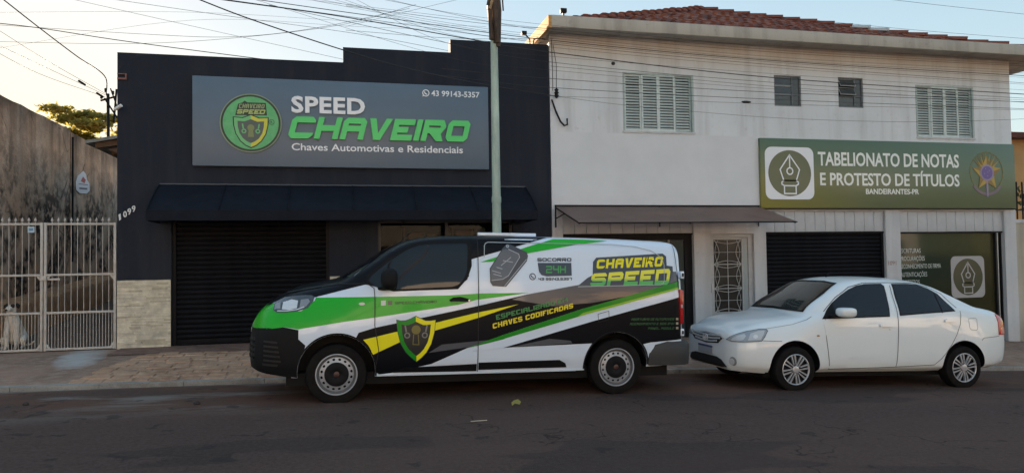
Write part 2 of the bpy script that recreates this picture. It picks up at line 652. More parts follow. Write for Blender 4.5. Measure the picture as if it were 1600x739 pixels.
def m_oldwall():
    g = NG('stained plaster', 0.95)
    base = g.mix(g.noise(0.8, lo=0.35, hi=0.65), (0.74, 0.50, 0.35), (0.52, 0.35, 0.25))
    base = g.mix(g.noise(2.2, (1, 1, 0.35), 0.45, 0.65), base, (0.62, 0.48, 0.38))
    base = g.mix(g.mul(g.noise(0.55, lo=0.45, hi=0.65), 0.5), base, (0.42, 0.26, 0.16))
    base = g.mix(g.mul(g.noise(4.5, lo=0.5, hi=0.7, rough=0.75), 0.4), base, (0.24, 0.16, 0.11))
    streak = g.mul(g.noise(2.6, (1, 1, 0.06), 0.45, 0.62), g.rng(g.axis(2), 2.4, 4.9))
    base = g.mix(g.mul(streak, 0.6), base, (0.06, 0.045, 0.035))
    top = g.mul(g.rng(g.axis(2), 4.2, 4.75), g.noise(1.8, lo=0.25, hi=0.6))
    base = g.mix(g.mul(top, 0.8), base, (0.045, 0.037, 0.03))
    mold = g.mul(g.noise(1.5, lo=0.44, hi=0.56), g.rng(g.axis(2), 4.6, 2.8))
    base = g.mix(g.mul(mold, g.noise(6, lo=0.36, hi=0.52)), base, (0.05, 0.04, 0.035))
    crack = g.nt.nodes.new('ShaderNodeTexVoronoi')
    crack.feature = 'DISTANCE_TO_EDGE'
    crack.inputs['Scale'].default_value = 0.9
    g.link(g.coord((1, 1, 0.7)), crack.inputs['Vector'])
    cr = g.mul(g.rng(crack.outputs['Distance'], 0.012, 0.0), g.noise(1.2, lo=0.5, hi=0.6))
    base = g.mix(cr, base, (0.05, 0.04, 0.03))
    g.color(base)
    g.bump(g.noise(18, lo=0.2, hi=0.8), 0.5, 0.03)
    return g.m

def m_render(name, c, dirt, warm_bounce=None):
    """painted render: faint patches, soft run marks, grime at the foot"""
    g = NG(name, 0.8)
    base = g.mix(g.noise(0.7, lo=0.3, hi=0.7), c, tuple(v * 0.86 for v in c))
    base = g.mix(g.mul(g.noise(2.6, (1.2, 1.2, 0.10), 0.48, 0.75), 0.5), base, dirt)
    base = g.mix(g.mul(g.noise(9, lo=0.58, hi=0.72), 0.25), base, dirt)
    if warm_bounce:
        st = g.mul(g.rng(g.axis(2), 5.45, 6.0), g.noise(1.4, (1, 1, 0.3), 0.15, 0.7))  # bounced warm light below the eave, painted in as a tan fade
        base = g.mix(g.mul(st, 0.6), base, warm_bounce)
        jn = g.rng(g.mul(g.mul(g.axis(2), 4.10, 'SUBTRACT'), 0, 'MAXIMUM'), 0.0, 0.02)
        lowc = g.mix(g.noise(1.5, lo=0.3, hi=0.7), tuple(v * 0.93 for v in c), tuple(v * 0.85 for v in c))
        base = g.mix(jn, lowc, base)
    g.color(base)
    g.bump(g.noise(45, lo=0.2, hi=0.8), 0.25, 0.01)
    return g.m

ROAD = m_road()
APRON = m_walk('worn concrete', (0.38, 0.235, 0.17), (0.25, 0.16, 0.12), (0.44, 0.31, 0.24), (-3.95, -0.75))
DIRT = m_walk('mossy pavement', (0.54, 0.325, 0.21), (0.33, 0.19, 0.12), (0.60, 0.40, 0.28))
REDW = m_walk('reddish pavement', (0.27, 0.155, 0.12), (0.19, 0.115, 0.09), (0.32, 0.21, 0.17))
SMOOTH = m_walk('smooth pale cement', (0.66, 0.64, 0.62), (0.48, 0.44, 0.41), (0.72, 0.70, 0.68))
KERB = m_walk('kerb concrete', (0.34, 0.32, 0.29), (0.22, 0.20, 0.18), (0.40, 0.38, 0.35))
OLDW = m_oldwall()
DARK = m_render('charcoal paint', (0.022, 0.026, 0.038), (0.042, 0.046, 0.055))
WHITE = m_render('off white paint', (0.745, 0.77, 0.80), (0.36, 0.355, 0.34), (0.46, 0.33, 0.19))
GREYP = m_render('grey white pillar paint', (0.60, 0.61, 0.63), (0.30, 0.30, 0.30))
IRONW = mat('white painted iron', (0.52, 0.51, 0.49), 0.55, var=0.3, vs=14, var_col=(0.42, 0.36, 0.30))
BLACKM = mat('black painted metal', (0.009, 0.009, 0.011), 0.5, spec=0.15, var=0.3, vs=8)
SHUTM = mat('black shutter steel', (0.007, 0.0075, 0.010), 0.6, spec=0.1, var=0.35, vs=5, bump=0.1)
FABRIC = mat('charcoal awning vinyl', (0.010, 0.0125, 0.0195), 0.7, spec=0.1, var=0.2, vs=4, bump=0.3, bs=12)
GLASSD = mat('dark glass', (0.012, 0.016, 0.018), 0.04, spec=0.6)
SOIL = m_walk('driveway earth', (0.17, 0.115, 0.085), (0.11, 0.08, 0.062), (0.21, 0.15, 0.115))
LEDGE = m_walk('brown ledge plaster', (0.62, 0.35, 0.19), (0.44, 0.25, 0.14), (0.30, 0.17, 0.11))

# ================================================================== ground
def strip(name, xs, ys, zf, m, label=None):
    V = [(x, y, zf(x, y)) for x in xs for y in ys]
    n = len(ys)
    F = [(i * n + j, (i + 1) * n + j, (i + 1) * n + j + 1, i * n + j + 1) for i in range(len(xs) - 1) for j in range(n - 1)]
    o = mesh(name, V, F, m, None, True)
    tag(o, label, kind='structure')
    return o

def road_z(x, y):
    xx = max(-40.0, min(40.0, x))
    z = ground_z(xx) if xx < 16 else ground_z(16) - 0.03 * (xx - 16)
    if y > -3.7:
        z -= 0.05 * min(1, (y + 3.7) / 0.45)
    if y < -6.0:
        z += 0.05 * math.sin(min(1, (-6.0 - y) / 6.0) * math.pi / 2)
    return z

KY = -3.25          # kerb face
xs = [-600, -120, -40] + [i * 0.5 for i in range(-40, 61)] + [40, 120, 600]
strip('ground', [-900, 900], [-900, 900], lambda x, y: -1.6, SOIL, 'earth reaching to the horizon beyond the street')
strip('road', xs, [-60, -24, -16, -12, -10, -8, -7, -6, -5.2, -4.4, -3.7, -3.45, KY], road_z, ROAD, 'dusty dark asphalt street in front of the shops')

def walk_z(x, y):
    """pavement: kerb top at the street, level with the shop thresholds at the back"""
    k = road_z(x, -5.0) + 0.006
    base = 0.25 if x < 1 else (0.25 + (road_z(x, -5) + 0.16 - 0.25) * min(1, (x - 1) / 4.0))
    t = max(0.0, min(1.0, (y - KY - 0.14) / (-0.15 - KY)))
    return k + (base - k) * t ** 0.7

def wstrip(name, x0, x1, y0, y1, m, label, dz=0.0, n=None):
    n = n or max(2, int((x1 - x0) / 0.4))
    a = [x0 + (x1 - x0) * i / n for i in range(n + 1)]
    k = max(2, int((y1 - y0) / 0.25))
    b = [y0 + (y1 - y0) * i / k for i in range(k + 1)]
    return strip(name, a, b, lambda x, y: walk_z(x, y) + dz, m, label)

wstrip('pavement', -14, 30, KY + 0.13, 0.35, APRON, 'worn brown concrete pavement in front of the gate and shops')
# mossy tan slabs before the dark shop, laid on the pavement one by one
slabs = thing('paving', 'tan mossy rough paving slabs between gate apron and dark shop front', 'paving', (-1.6, -1.6, 0.22))
slabs['kind'] = 'structure'
rs = random.Random(4)
yb = [KY + 0.15 + 0.215 * i for i in range(12)]
for j in range(11):
    x = -3.45 + 0.035 * j + rs.uniform(0, .12)
    while x < 3.4:
        w = rs.uniform(0.17, 0.40)
        xa, xb, ya, yc = x + 0.003, min(x + w, 3.5) - 0.003, yb[j] + rs.uniform(0, .012), yb[j + 1] - rs.uniform(0, .012)
        h = rs.uniform(0.002, 0.016)
        z = [walk_z(*p) for p in ((xa, ya), (xa, yc), (xb, yc), (xb, ya))]
        V = [(xa, ya, z[0] - .01), (xa, yc, z[1] - .01), (xb, yc, z[2] - .01), (xb, ya, z[3] - .01)]
        V += [(q[0] + (0.012 if q[0] == xa else -0.012), q[1] + (0.012 if q[1] == ya else -0.012), z[i] + h + rs.uniform(-.004, .004)) for i, q in enumerate(V)]
        mesh('paving_stone', V, BOXF, DIRT, slabs)
        x += w
wstrip('red_strip', -3.6, 3.8, -0.85, 0.02, REDW, 'reddish worn pavement strip along the dark shop threshold', 0.012)
# kerb stones
kerb = thing('kerb', 'long grey concrete kerb along the street', 'kerb', (0, KY, 0))
kerb['kind'] = 'structure'
x = -14.0
while x < 30:
    L = 0.994
    za, zb = road_z(x, -5) + 0.006, road_z(x + L, -5) + 0.006
    dx = rs.uniform(-.008, .008)
    V = [(x, KY + dx, za - .4), (x, KY + .14, za - .4), (x + L, KY + .14, zb - .4), (x + L, KY + dx, zb - .4),
         (x, KY + .02 + dx, za), (x, KY + .14, za + .004), (x + L, KY + .14, zb + .004), (x + L, KY + .02 + dx, zb)]
    mesh('kerb_stone', V, BOXF, KERB, kerb)
    x += 1.0
# ================================================================== driveway, old wall, gate
def drive_z(y):
    return 0.252 + 0.085 * max(0, y)
dv = mesh('driveway', [(-6.4, 0.02, drive_z(0)), (-3.67, 0.02, drive_z(0)), (-3.67, 15, drive_z(15)), (-6.4, 15, drive_z(15))], [(0, 1, 2, 3)], SOIL)
tag(dv, 'bare dark driveway rising behind the white gate', kind='structure')
ow = thing('boundary_wall', 'tall tan plaster wall streaked with black mould beside the driveway', 'wall', (-6.15, 7, 0.2))
def wallslab(name, y0, y1, top0, top1):
    n = 14
    V = []
    r2 = random.Random(int(y0 * 10))
    for i in range(n + 1):
        y = y0 + (y1 - y0) * i / n
        zt = top0 + (top1 - top0) * i / n + r2.uniform(-.012, .012)
        for xx in (-6.0, -6.25):
            V += [(xx, y, 0.0), (xx, y, zt)]
    F = []
    for i in range(n):
        a, b = i * 4, i * 4 + 4
        F += [(a, b, b + 1, a + 1), (a + 1, b + 1, b + 3, a + 3), (a + 2, a + 3, b + 3, b + 2)]
    F += [(0, 1, 3, 2), (n * 4, n * 4 + 2, n * 4 + 3, n * 4 + 1)]
    return mesh(name, V, F, OLDW, ow)
wallslab('wall_panel', -0.3, 4.97, 4.80, 4.76)
wallslab('wall_panel', 5.03, 15, 4.72, 4.55)
# leaning ledge at the foot of the wall, climbing with the drive
def ledge(name, ya, yb_, x_out, z0a, z0b, z1a, z1b, m):
    V, F = [], []
    n = 16
    r2 = random.Random(11)
    for i in range(n + 1):
        t = i / n
        y = ya + (yb_ - ya) * t
        zt = z1a + (z1b - z1a) * t + r2.uniform(-.02, .02)
        V += [(x_out, y, z0a + (z0b - z0a) * t), (x_out + r2.uniform(-.02, .02), y, zt - 0.06), (x_out - 0.06, y, zt), (-6.02, y, zt + 0.03)]
    for i in range(n):
        a, b = i * 4, i * 4 + 4
        for k in range(3):
            F.append((a + k, b + k, b + k + 1, a + k + 1))
    F += [(0, 1, 2, 3)]
    return mesh(name, V, F, m, ow, True, 50)
ledge('footing', 0.3, 14.8, -5.55, 0.2, 1.3, 0.93, 1.95, LEDGE)
tube('joint_tube', [(-5.95, 4.98, 1.75), (-5.95, 4.98, 4.6)], 0.022, BLACKM, ow)  # dark tube drawn for the gap between the wall panels
# white bottle-shaped notice on the wall
nt_ = thing('wall_notice', 'white bottle shaped paper notice stuck on the stained wall', 'notice', (-5.985, 5.75, 3.4))
bp = [(5.32, 3.42), (5.55, 3.36), (6.05, 3.40), (6.25, 3.50), (6.22, 3.66), (6.05, 3.74), (5.98, 3.86), (5.80, 3.92), (5.62, 3.84), (5.42, 3.76), (5.30, 3.60)]
mesh('sheet', [(-5.992, a, b) for a, b in bp] + [(-5.98, a, b) for a, b in bp], [tuple(range(11, 22))] + [(i, (i + 1) % 11, 11 + (i + 1) % 11, 11 + i) for i in range(11)], mat('notice white', (0.75, 0.72, 0.74), 0.6), nt_)
mesh('red_mark', [(-5.976, a, b) for a, b in [(5.6, 3.66), (5.85, 3.63), (5.95, 3.72), (5.75, 3.78)]], [(0, 1, 2, 3)], mat('notice red', (0.5, 0.1, 0.1), 0.6), nt_)
mesh('dark_line', [(-5.976, a, b) for a, b in [(5.5, 3.46), (6.05, 3.50), (6.05, 3.535), (5.5, 3.495)]], [(0, 1, 2, 3)], mat('notice dark', (0.12, 0.08, 0.12), 0.6), nt_)
mesh('grey_line', [(-5.976, a, b) for a, b in [(5.45, 3.57), (6.1, 3.61), (6.1, 3.625), (5.45, 3.585)]], [(0, 1, 2, 3)], mat('notice dark', (0.1, 0.06, 0.1), 0.6), nt_)

nh = thing('left_sun_block', 'unseen house block added behind the stained boundary wall to stop the sun', 'house', (-11, 7, 0))  # out of view, added to keep the low sun off the road
box('block_wall', -16, -6.27, 0.6, 14, -0.5, 4.45, OLDW, nh)
bh = thing('drive_sun_block', 'unseen house block added at the driveway end to stop the sun', 'house', (-5, 16, 1))  # unseen block, added to stop sun coming down the driveway
box('block_wall', -6.2, -3.2, 15.05, 18, 0, 5.3, OLDW, bh)
# ---- gate, two leaves
def gate_leaf(label, x0, x1, n_up, plate=False):
    g = thing('gate', label, 'gate', ((x0 + x1) / 2, 0.0, 0.27), 'white barred driveway gate leaves')
    rr = 0.017
    for (z, nm) in ((0.285, 'rail'), (0.885, 'rail'), (1.51, 'rail'), (2.35, 'rail')):
        box(nm, x0, x1, -0.02, 0.02, z - 0.018, z + 0.018, IRONW, g, 0.004)
    for x in (x0, x1):
        box('stile', x - 0.02, x + 0.02, -0.022, 0.022, 0.262, 2.375, IRONW, g, 0.004)
    for x, sx in ((x0, 1), (x1, -1)):
        for z in (1.47, 0.325):
            mesh('corner_brace', [(x, -.012, z), (x + sx * .09, -.012, z + (.04 if z > 1 else -.04)), (x, -.012, z - (.09 if z > 1 else -.09)), (x, .012, z), (x + sx * .09, .012, z + (.04 if z > 1 else -.04)), (x, .012, z - (.09 if z > 1 else -.09))],
                 [(0, 1, 2), (5, 4, 3), (0, 3, 4, 1), (1, 4, 5, 2), (2, 5, 3, 0)], IRONW, g)
    bar_mesh = None
    step = (x1 - x0) / (n_up + 1)
    def bar(nm, x, z0, z1, r):
        tube(nm, [(x, 0, z0), (x, 0, z1)], r, IRONW, g, 6)
    for i in range(n_up):
        x = x0 + step * (i + 1)
        bar('bar', x, 0.285, 2.36, 0.0060)
        # spear tip
        sp = [(0.0085, 2.36), (0.010, 2.39), (0.024, 2.41), (0.006, 2.45), (0.0, 2.47)]
        V, F = lathe_geo(sp, 8, 'z', (x, 0, 0))
        mesh('spear_tip', V, F, IRONW, g, True, 40)
    for i in range(n_up + 1):
        bar('short_bar', x0 + step * (i + 0.5), 0.285, 0.885, 0.0055)
    return g
g1 = gate_leaf('right leaf of the white barred gate, hung on the dark shop', -4.745, -3.70, 10)
g2 = gate_leaf('left leaf of the white barred gate, dog sitting behind it', -5.86, -4.80, 10)
pl = box('house_plate', -5.0, -4.90, -0.032, -0.024, 2.21, 2.31, mat('pale blue plate', (0.35, 0.50, 0.60), 0.4), g2)
box('plate_line', -4.98, -4.92, -0.036, -0.031, 2.24, 2.28, mat('plate blue', (0.08, 0.2, 0.35), 0.4), pl)
box('latch', -4.81, -4.72, -0.05, -0.02, 1.42, 1.50, IRONW, g1, 0.006)
box('pull_plate', -4.70, -4.52, -0.030, -0.018, 1.42, 1.455, IRONW, g1, 0.004)

# ---- dog sitting behind the gate
def skin_mesh(name, pts, edges, radii, root, m, parent, lv=2):
    me = bpy.data.meshes.new(name + '_sk')
    me.from_pydata(pts, edges, [])
    o = bpy.data.objects.new(name + '_sk', me)
    COL.objects.link(o)
    o.modifiers.new('s', 'SKIN')
    for i, r in enumerate(radii):
        rr = r if isinstance(r, tuple) else (r, r)
        me.skin_vertices[0].data[i].radius = rr
        me.skin_vertices[0].data[i].use_root = (i == root)
    sm = o.modifiers.new('d', 'SUBSURF')
    sm.levels = lv
    dg = bpy.context.evaluated_depsgraph_get()
    out = bpy.data.meshes.new_from_object(o.evaluated_get(dg))
    bpy.data.objects.remove(o)
    out.polygons.foreach_set('use_smooth', [True] * len(out.polygons))
    out.name = name
    return link(name, out, m, parent)

def m_dog():
    g = NG('dog coat', 0.9)
    base = g.mix(g.noise(9, lo=0.4, hi=0.6), (0.86, 0.81, 0.74), (0.72, 0.66, 0.58))
    base = g.mix(g.mul(g.noise(4, lo=0.58, hi=0.63), 0.7), base, (0.20, 0.15, 0.11))
    g.color(base)
    g.bump(g.noise(120, (1, 1, .3), lo=0.2, hi=0.8), 0.5, 0.01)
    return g.m
dx, dy, dz = -5.36, 0.36, drive_z(0.36)
dog = thing('dog', 'white dog with black eye patches sitting behind the gate bars', 'dog', (dx, dy, dz))
DOGC = m_dog()
DOGB = mat('dog dark patch', (0.03, 0.024, 0.02), 0.85)
P = [(0, .16, .12), (0, .13, .28), (0, .05, .42), (0, -.02, .54), (0, -.05, .62), (0, -.07, .70),        # 0-5 rump, belly, chest, neck, head base, head
     (0, -.14, .675), (0, -.22, .65),                                                                     # 6-7 muzzle
     (-.065, -.03, .42), (-.075, -.06, .24), (-.07, -.055, .09), (-.07, -.07, .025), (-.07, -.125, .018),   # 8-12 front leg
     (.065, -.03, .42), (.075, -.06, .24), (.07, -.055, .09), (.07, -.07, .025), (.07, -.125, .018),        # 13-17
     (-.12, .10, .16), (-.155, -.02, .15), (-.14, .06, .035), (-.15, -.06, .022),                          # 18-21 hind
     (.12, .10, .16), (.155, -.02, .15), (.14, .06, .035), (.15, -.06, .022),                              # 22-25
     (.06, .25, .05), (.17, .27, .04), (.25, .2, .10)]                                                     # 26-28 tail
E_ = [(0, 1), (1, 2), (2, 3), (3, 4), (4, 5), (5, 6), (6, 7), (2, 8), (8, 9), (9, 10), (10, 11), (11, 12), (2, 13), (13, 14), (14, 15), (15, 16), (16, 17),
      (0, 18), (18, 19), (19, 20), (20, 21), (0, 22), (22, 23), (23, 24), (24, 25), (0, 26), (26, 27), (27, 28)]
Rd = [.125, .125, .115, .085, .075, .085, .052, .036, .052, .042, .028, .026, .024, .052, .042, .028, .026, .024, .075, .05, .026, .022, .075, .05, .026, .022, .028, .018, .012]
skin_mesh('body', P, E_, Rd, 0, DOGC, dog).matrix_parent_inverse = Matrix.Identity(4)
def blob(name, c, r, m, parent, n=10):
    bm = bmesh.new()
    bmesh.ops.create_uvsphere(bm, u_segments=n, v_segments=n - 2, radius=1)
    for v in bm.verts:
        v.co = Vector((c[0] + v.co.x * r[0], c[1] + v.co.y * r[1], c[2] + v.co.z * r[2]))
    o = from_bm(name, bm, m, parent, True)
    return o
for s in (-1, 1):
    e = mesh('ear', [(s * .055, -.05, .755), (s * .075, -.02, .77), (s * .125, -.03, .73), (s * .118, -.06, .665), (s * .088, -.075, .69), (s * .07, -.035, .72)],
             [(0, 1, 2), (0, 2, 3, 4), (1, 5, 3, 2), (0, 4, 5, 1), (3, 5, 4)], DOGB, dog, True)
    e.matrix_parent_inverse = Matrix.Identity(4)
    blob('eye_patch', (s * .044, -.118, .722), (.034, .034, .036), DOGB, dog).matrix_parent_inverse = Matrix.Identity(4)
    blob('eye', (s * .040, -.149, .722), (.009, .008, .009), mat('dog eye', (.01, .006, .004), .1), dog).matrix_parent_inverse = Matrix.Identity(4)
blob('nose', (0, -.255, .662), (.022, .018, .017), DOGB, dog).matrix_parent_inverse = Matrix.Identity(4)
V, F = lathe_geo([(.083, 0), (.088, .012), (.083, .024)], 16, 'z', (0, -.04, .565))
mesh('collar', V, F, mat('dog collar', (.10, .05, .03), .6), dog, True).matrix_parent_inverse = Matrix.Identity(4)

# ================================================================== dark shop
shop = thing('shop_building', 'charcoal single storey shop with stepped parapet and black shutters', 'building', (0.15, 0, 0.25))
SX0, SX1 = -3.67, 3.955
SH = (-2.82, -0.20, 0.10, 2.62)
GD = (0.67, 3.20, 0.10, 2.40)
panel('wall', SX0, SX1, -0.3, 5.27, 0.0, 0.25, [SH, GD], DARK, shop)
panel('parapet', 0.07, SX1, 5.27, 5.54, 0.0, 0.25, [(2.04, SX1, 5.27, 5.55)], DARK, shop)
panel('parapet', 2.04, SX1, 5.27, 5.80, 0.0, 0.25, [], DARK, shop)
box('side_wall', SX0, SX0 + 0.22, 0.252, 14, -0.3, 3.95, DARK, shop)
box('flat_roof', SX0 + 0.22, SX1 - 0.02, 0.252, 14, 3.95, 4.08, mat('roof cement', (0.2, 0.19, 0.18), 0.9), shop)
# scuffed skim marks
# roller shutter: one object for each slat
def shutter(parent, x0, x1, z0, z1, y, pitch=0.085, depth=0.018):
    s = sub('roller_shutter', parent)
    prof = [(0.0, 0.0), (-depth, pitch * 0.28), (-depth * 1.1, pitch * 0.5), (-depth, pitch * 0.72), (0.0, pitch * 0.93), (0.006, pitch * 0.97)]
    V = [(x, y + d, h) for x in (x0, x1) for d, h in prof]
    k = len(prof)
    F = [(i, k + i, k + i + 1, i + 1) for i in range(k - 1)]
    me = bpy.data.meshes.new('slat')
    me.from_pydata(V, [], F)
    me.polygons.foreach_set('use_smooth', [True] * len(me.polygons))
    me.materials.append(SHUTM)
    z = z0 + 0.10
    while z < z1:
        o = bpy.data.objects.new('slat', me)
        COL.objects.link(o)
        o.parent = s
        o.matrix_parent_inverse = Matrix.Identity(4)
        o.location = Vector((0, 0, z))
        z += pitch
    box('bottom_bar', x0, x1, y - 0.025, y + 0.02, z0, z0 + 0.095, SHUTM, s, 0.006)
    for xa, xb in ((x0 - 0.004, x0 + 0.05), (x1 - 0.05, x1 + 0.004)):
        box('guide', xa, xb, y - 0.05, y + 0.03, z0, z1, BLACKM, s)
    box('backing', x0, x1, y + 0.03, y + 0.04, z0, z1, BLACKM, s)
    return s
def fix_sub(s, thing_o):
    # the shutter's Empty sits in world coordinates through its thing's inverse
    return s
sh1 = shutter(shop, SH[0] + 0.004, SH[1] - 0.004, 0.262, SH[3], 0.12)
boxes('lock', [(-1.22, -1.12, 0.085, 0.10, 0.33, 0.37)], mat('red padlock', (0.30, 0.02, 0.02), 0.4), sh1)
# split-stone cladding below the dark paint
def ledgestone(name, x0, x1, z0, z1, seed):
    V, F, fm = [], [], []
    r2 = random.Random(seed)
    z = z0
    while z < z1 - 0.004:
        h = min(r2.choice([0.018, 0.024, 0.03, 0.036]), z1 - z)
        x = x0
        while x < x1 - 0.004:
            w = min(r2.uniform(0.08, 0.42), x1 - x)
            d = r2.uniform(0.004, 0.022)
            n = len(V)
            V += boxv(x + .0012, x + w - .0012, -0.006 - d, 0.002, z + .0012, z + h - .0012)
            F += [tuple(i + n for i in f) for f in BOXF]
            fm += [r2.choice([0, 0, 0, 1, 1, 2])] * 6
            x += w
        z += h
    o = mesh(name, V, F, [ST1, ST2, ST3], shop, fm=fm)
    o['kind'] = 'stuff'
    box('cladding_bed', x0, x1, -0.006, 0.0015, z0, z1, ST3, shop)
    return o
ST1 = mat('sandstone pale', (0.66, 0.61, 0.49), 0.85, var=0.25, vs=7, bump=0.5, bs=60)
ST2 = mat('sandstone beige', (0.58, 0.53, 0.43), 0.85, var=0.25, vs=7, bump=0.5, bs=60)
ST3 = mat('sandstone tan', (0.48, 0.43, 0.33), 0.85, var=0.25, vs=7, bump=0.5, bs=60)
ledgestone('stone_cladding', SX0 + 0.003, SH[0] - 0.01, 0.20, 1.395, 1)
ledgestone('stone_cladding', SH[1] + 0.01, GD[0] - 0.01, 0.20, 1.395, 2)
# glazed entrance right of the shutter
ALU = mat('dark aluminium', (0.03, 0.03, 0.033), 0.4, metal=0.6)
ent = sub('glass_entrance', shop)
for xa, xb in ((GD[0], GD[0] + 0.05), (1.91, 1.97), (GD[1] - 0.05, GD[1])):
    box('frame_post', xa, xb, 0.10, 0.16, 0.255, GD[3], ALU, ent)
box('frame_head', GD[0] + .05, GD[1] - .05, 0.102, 0.158, GD[3] - 0.05, GD[3], ALU, ent)
GLS = bpy.data.materials.new('clear shop glass')
GLS.use_nodes = True
_n = GLS.node_tree
_t = _n.nodes.new('ShaderNodeBsdfTransparent')
_t.inputs['Color'].default_value = (0.55, 0.57, 0.56, 1)
_g = _n.nodes.new('ShaderNodeBsdfGlossy')
_g.inputs['Roughness'].default_value = 0.03
_x = _n.nodes.new('ShaderNodeMixShader')
_x.inputs[0].default_value = 0.005
_n.links.new(_t.outputs[0], _x.inputs[1])
_n.links.new(_g.outputs[0], _x.inputs[2])
_n.links.new(_x.outputs[0], _n.nodes['Material Output'].inputs['Surface'])
for xa, xb in ((GD[0] + .05, 1.91), (1.97, GD[1] - .05)):
    box('pane', xa, xb, 0.124, 0.132, 0.26, GD[3] - .05, GLS, ent)
# shop interior seen above the van: back wall, shelf unit, boxes
box('interior_wall', SX0 + .22, SX1 - .02, 3.2, 3.3, -0.2, 3.95, mat('interior dark', (0.025, 0.024, 0.024), 0.9), shop)
box('interior_floor', SX0 + .22, SX1 - .02, 0.26, 3.2, 0.18, 0.245, mat('interior floor', (0.12, 0.11, 0.10), 0.6), shop)
shf = thing('shelf_unit', 'wooden display shelf seen through the shop glass above the van', 'shelf', (2.35, 1.0, 0.25))
WOOD = mat('shelf wood', (0.22, 0.10, 0.05), 0.5, var=0.3, vs=6, stretch=(1, 6, 6))
for z in (0.6, 1.1, 1.6, 2.02):
    box('shelf_board', 1.2, 3.15, 0.9, 1.25, z, z + 0.03, WOOD, shf)
for xx in (1.2, 2.15, 3.12):
    box('upright', xx, xx + 0.03, 0.9, 1.25, 0.25, 2.3, WOOD, shf)
gi = 0
for k, (xa, w, h, c, lb) in enumerate([(1.30, .30, .16, (0.5, 0.20, 0.04), 'orange carton on the shelf behind the shop glass, leftmost'), (1.66, .2, .12, (0.55, 0.40, 0.05), 'small yellow carton on the shelf behind the shop glass'),
                                    (2.25, .34, .2, (0.45, 0.16, 0.07), 'brick red carton on the shelf behind the shop glass'), (2.66, .18, .24, (0.35, 0.32, 0.28), 'tall grey carton on the shelf behind the shop glass'), (2.88, .20, .2, (0.55, 0.22, 0.06), 'orange carton behind the shop glass, right of the street pole')]):
    o = box('carton', xa, xa + w, 0.92, 1.16, 2.051, 2.051 + h, mat('carton %d' % k, c, 0.6), None, 0.004)
    tag(o, lb, 'carton', 'cartons on the display shelf')
# house number
WPAINT = mat('white enamel', (0.78, 0.78, 0.77), 0.4)
num = thing('house_number', 'white digits 1099 climbing diagonally on the dark wall', 'sign', (-3.5, -0.01, 2.5))
for i, ch in enumerate('1099'):
    x = -3.635 + i * 0.067
    z = 2.405 + i * 0.047
    sign_text('digit', ch, [(x, z), (x + (0.03 if ch == '1' else 0.055), z + .022), (x - .01, z + .10), (x + (0.02 if ch == '1' else 0.045), z + .122)], -0.014, 0.012, WPAINT, num, bold=0.02)
# camera and bracket on the corner
cm = thing('wall_camera', 'small white security camera on the corner of the dark shop', 'camera', (-3.6, -0.02, 4.3))
tube('bracket', [(-3.64, 0.0, 4.32), (-3.64, -0.08, 4.32), (-3.62, -0.12, 4.30)], 0.012, WPAINT, cm)
tube('camera_body', [(-3.68, -0.10, 4.27), (-3.56, -0.18, 4.325)], 0.028, WPAINT, cm, 10)
br = thing('meter_bracket', 'rusty pink bracket with cable loops on the corner of the dark shop', 'bracket', (-3.6, -0.03, 4.85))
boxes('plate', [(-3.665, -3.52, -0.03, -0.004, 4.80, 4.83), (-3.665, -3.52, -0.03, -0.004, 4.89, 4.905), (-3.545, -3.52, -0.03, -0.004, 4.83, 4.89)], mat('rusty pink', (0.20, 0.09, 0.085), 0.8), br)
# lean-to roof end at the side
lt = thing('lean_to_roof', 'grey sheet roof end with rafters jutting from the side of the dark shop', 'roof', (-4.2, 2.5, 4.0))
mesh('sheet', [(-4.62, 1.5, 3.93), (-3.68, 1.5, 4.12), (-3.68, 6, 4.12), (-4.62, 6, 3.93), (-4.62, 1.5, 3.99), (-3.68, 1.5, 4.18), (-3.68, 6, 4.18), (-4.62, 6, 3.99)], BOXF, mat('grey sheet metal', (0.20, 0.21, 0.20), 0.5, var=0.3), lt)
for y in (1.6, 2.6, 3.6, 4.6):
    mesh('rafter', [(-4.48, y, 3.86), (-3.68, y, 4.0), (-3.68, y + .06, 4.0), (-4.48, y + .06, 3.86), (-4.48, y, 3.955), (-3.68, y, 4.115), (-3.68, y + .06, 4.115), (-4.48, y + .06, 3.955)], BOXF, mat('old rafter', (0.13, 0.08, 0.05), 0.8), lt)
mesh('gusset', [(-4.3, 1.66, 3.85), (-3.68, 1.66, 3.62), (-3.68, 1.66, 3.98), (-4.3, 1.70, 3.85), (-3.68, 1.70, 3.62), (-3.68, 1.70, 3.98)], [(0, 1, 2), (5, 4, 3), (0, 3, 4, 1), (1, 4, 5, 2), (2, 5, 3, 0)], mat('old rafter', (0.13, 0.08, 0.05), 0.8), lt)

# ---- curved vinyl awning
aw = thing('awning', 'long charcoal vinyl awning over the dark shop shutter', 'awning', (0.2, -0.4, 2.36))
AX0, AX1 = -3.0, 3.44
prof = [(-0.01, 3.015), (-0.10, 2.985), (-0.30, 2.885), (-0.52, 2.76), (-0.72, 2.635), (-0.86, 2.525)]
bays = 6
for b in range(bays):
    xa = AX0 + (AX1 - AX0) * b / bays
    xb = AX0 + (AX1 - AX0) * (b + 1) / bays
    V, F = [], []
    nu = 8
    for i in range(nu + 1):
        u = i / nu
        for (y, z) in prof:
            sag = 0.018 * math.sin(u * math.pi)
            V.append((xa + .003 + (xb - xa - .006) * u, y, z - (sag if y < -0.1 else 0)))
    k = len(prof)
    F = [(i * k + j, i * k + j + 1, (i + 1) * k + j + 1, (i + 1) * k + j) for i in range(nu) for j in range(k - 1)]
    mesh('cloth_panel', V, F, FABRIC, aw, True)
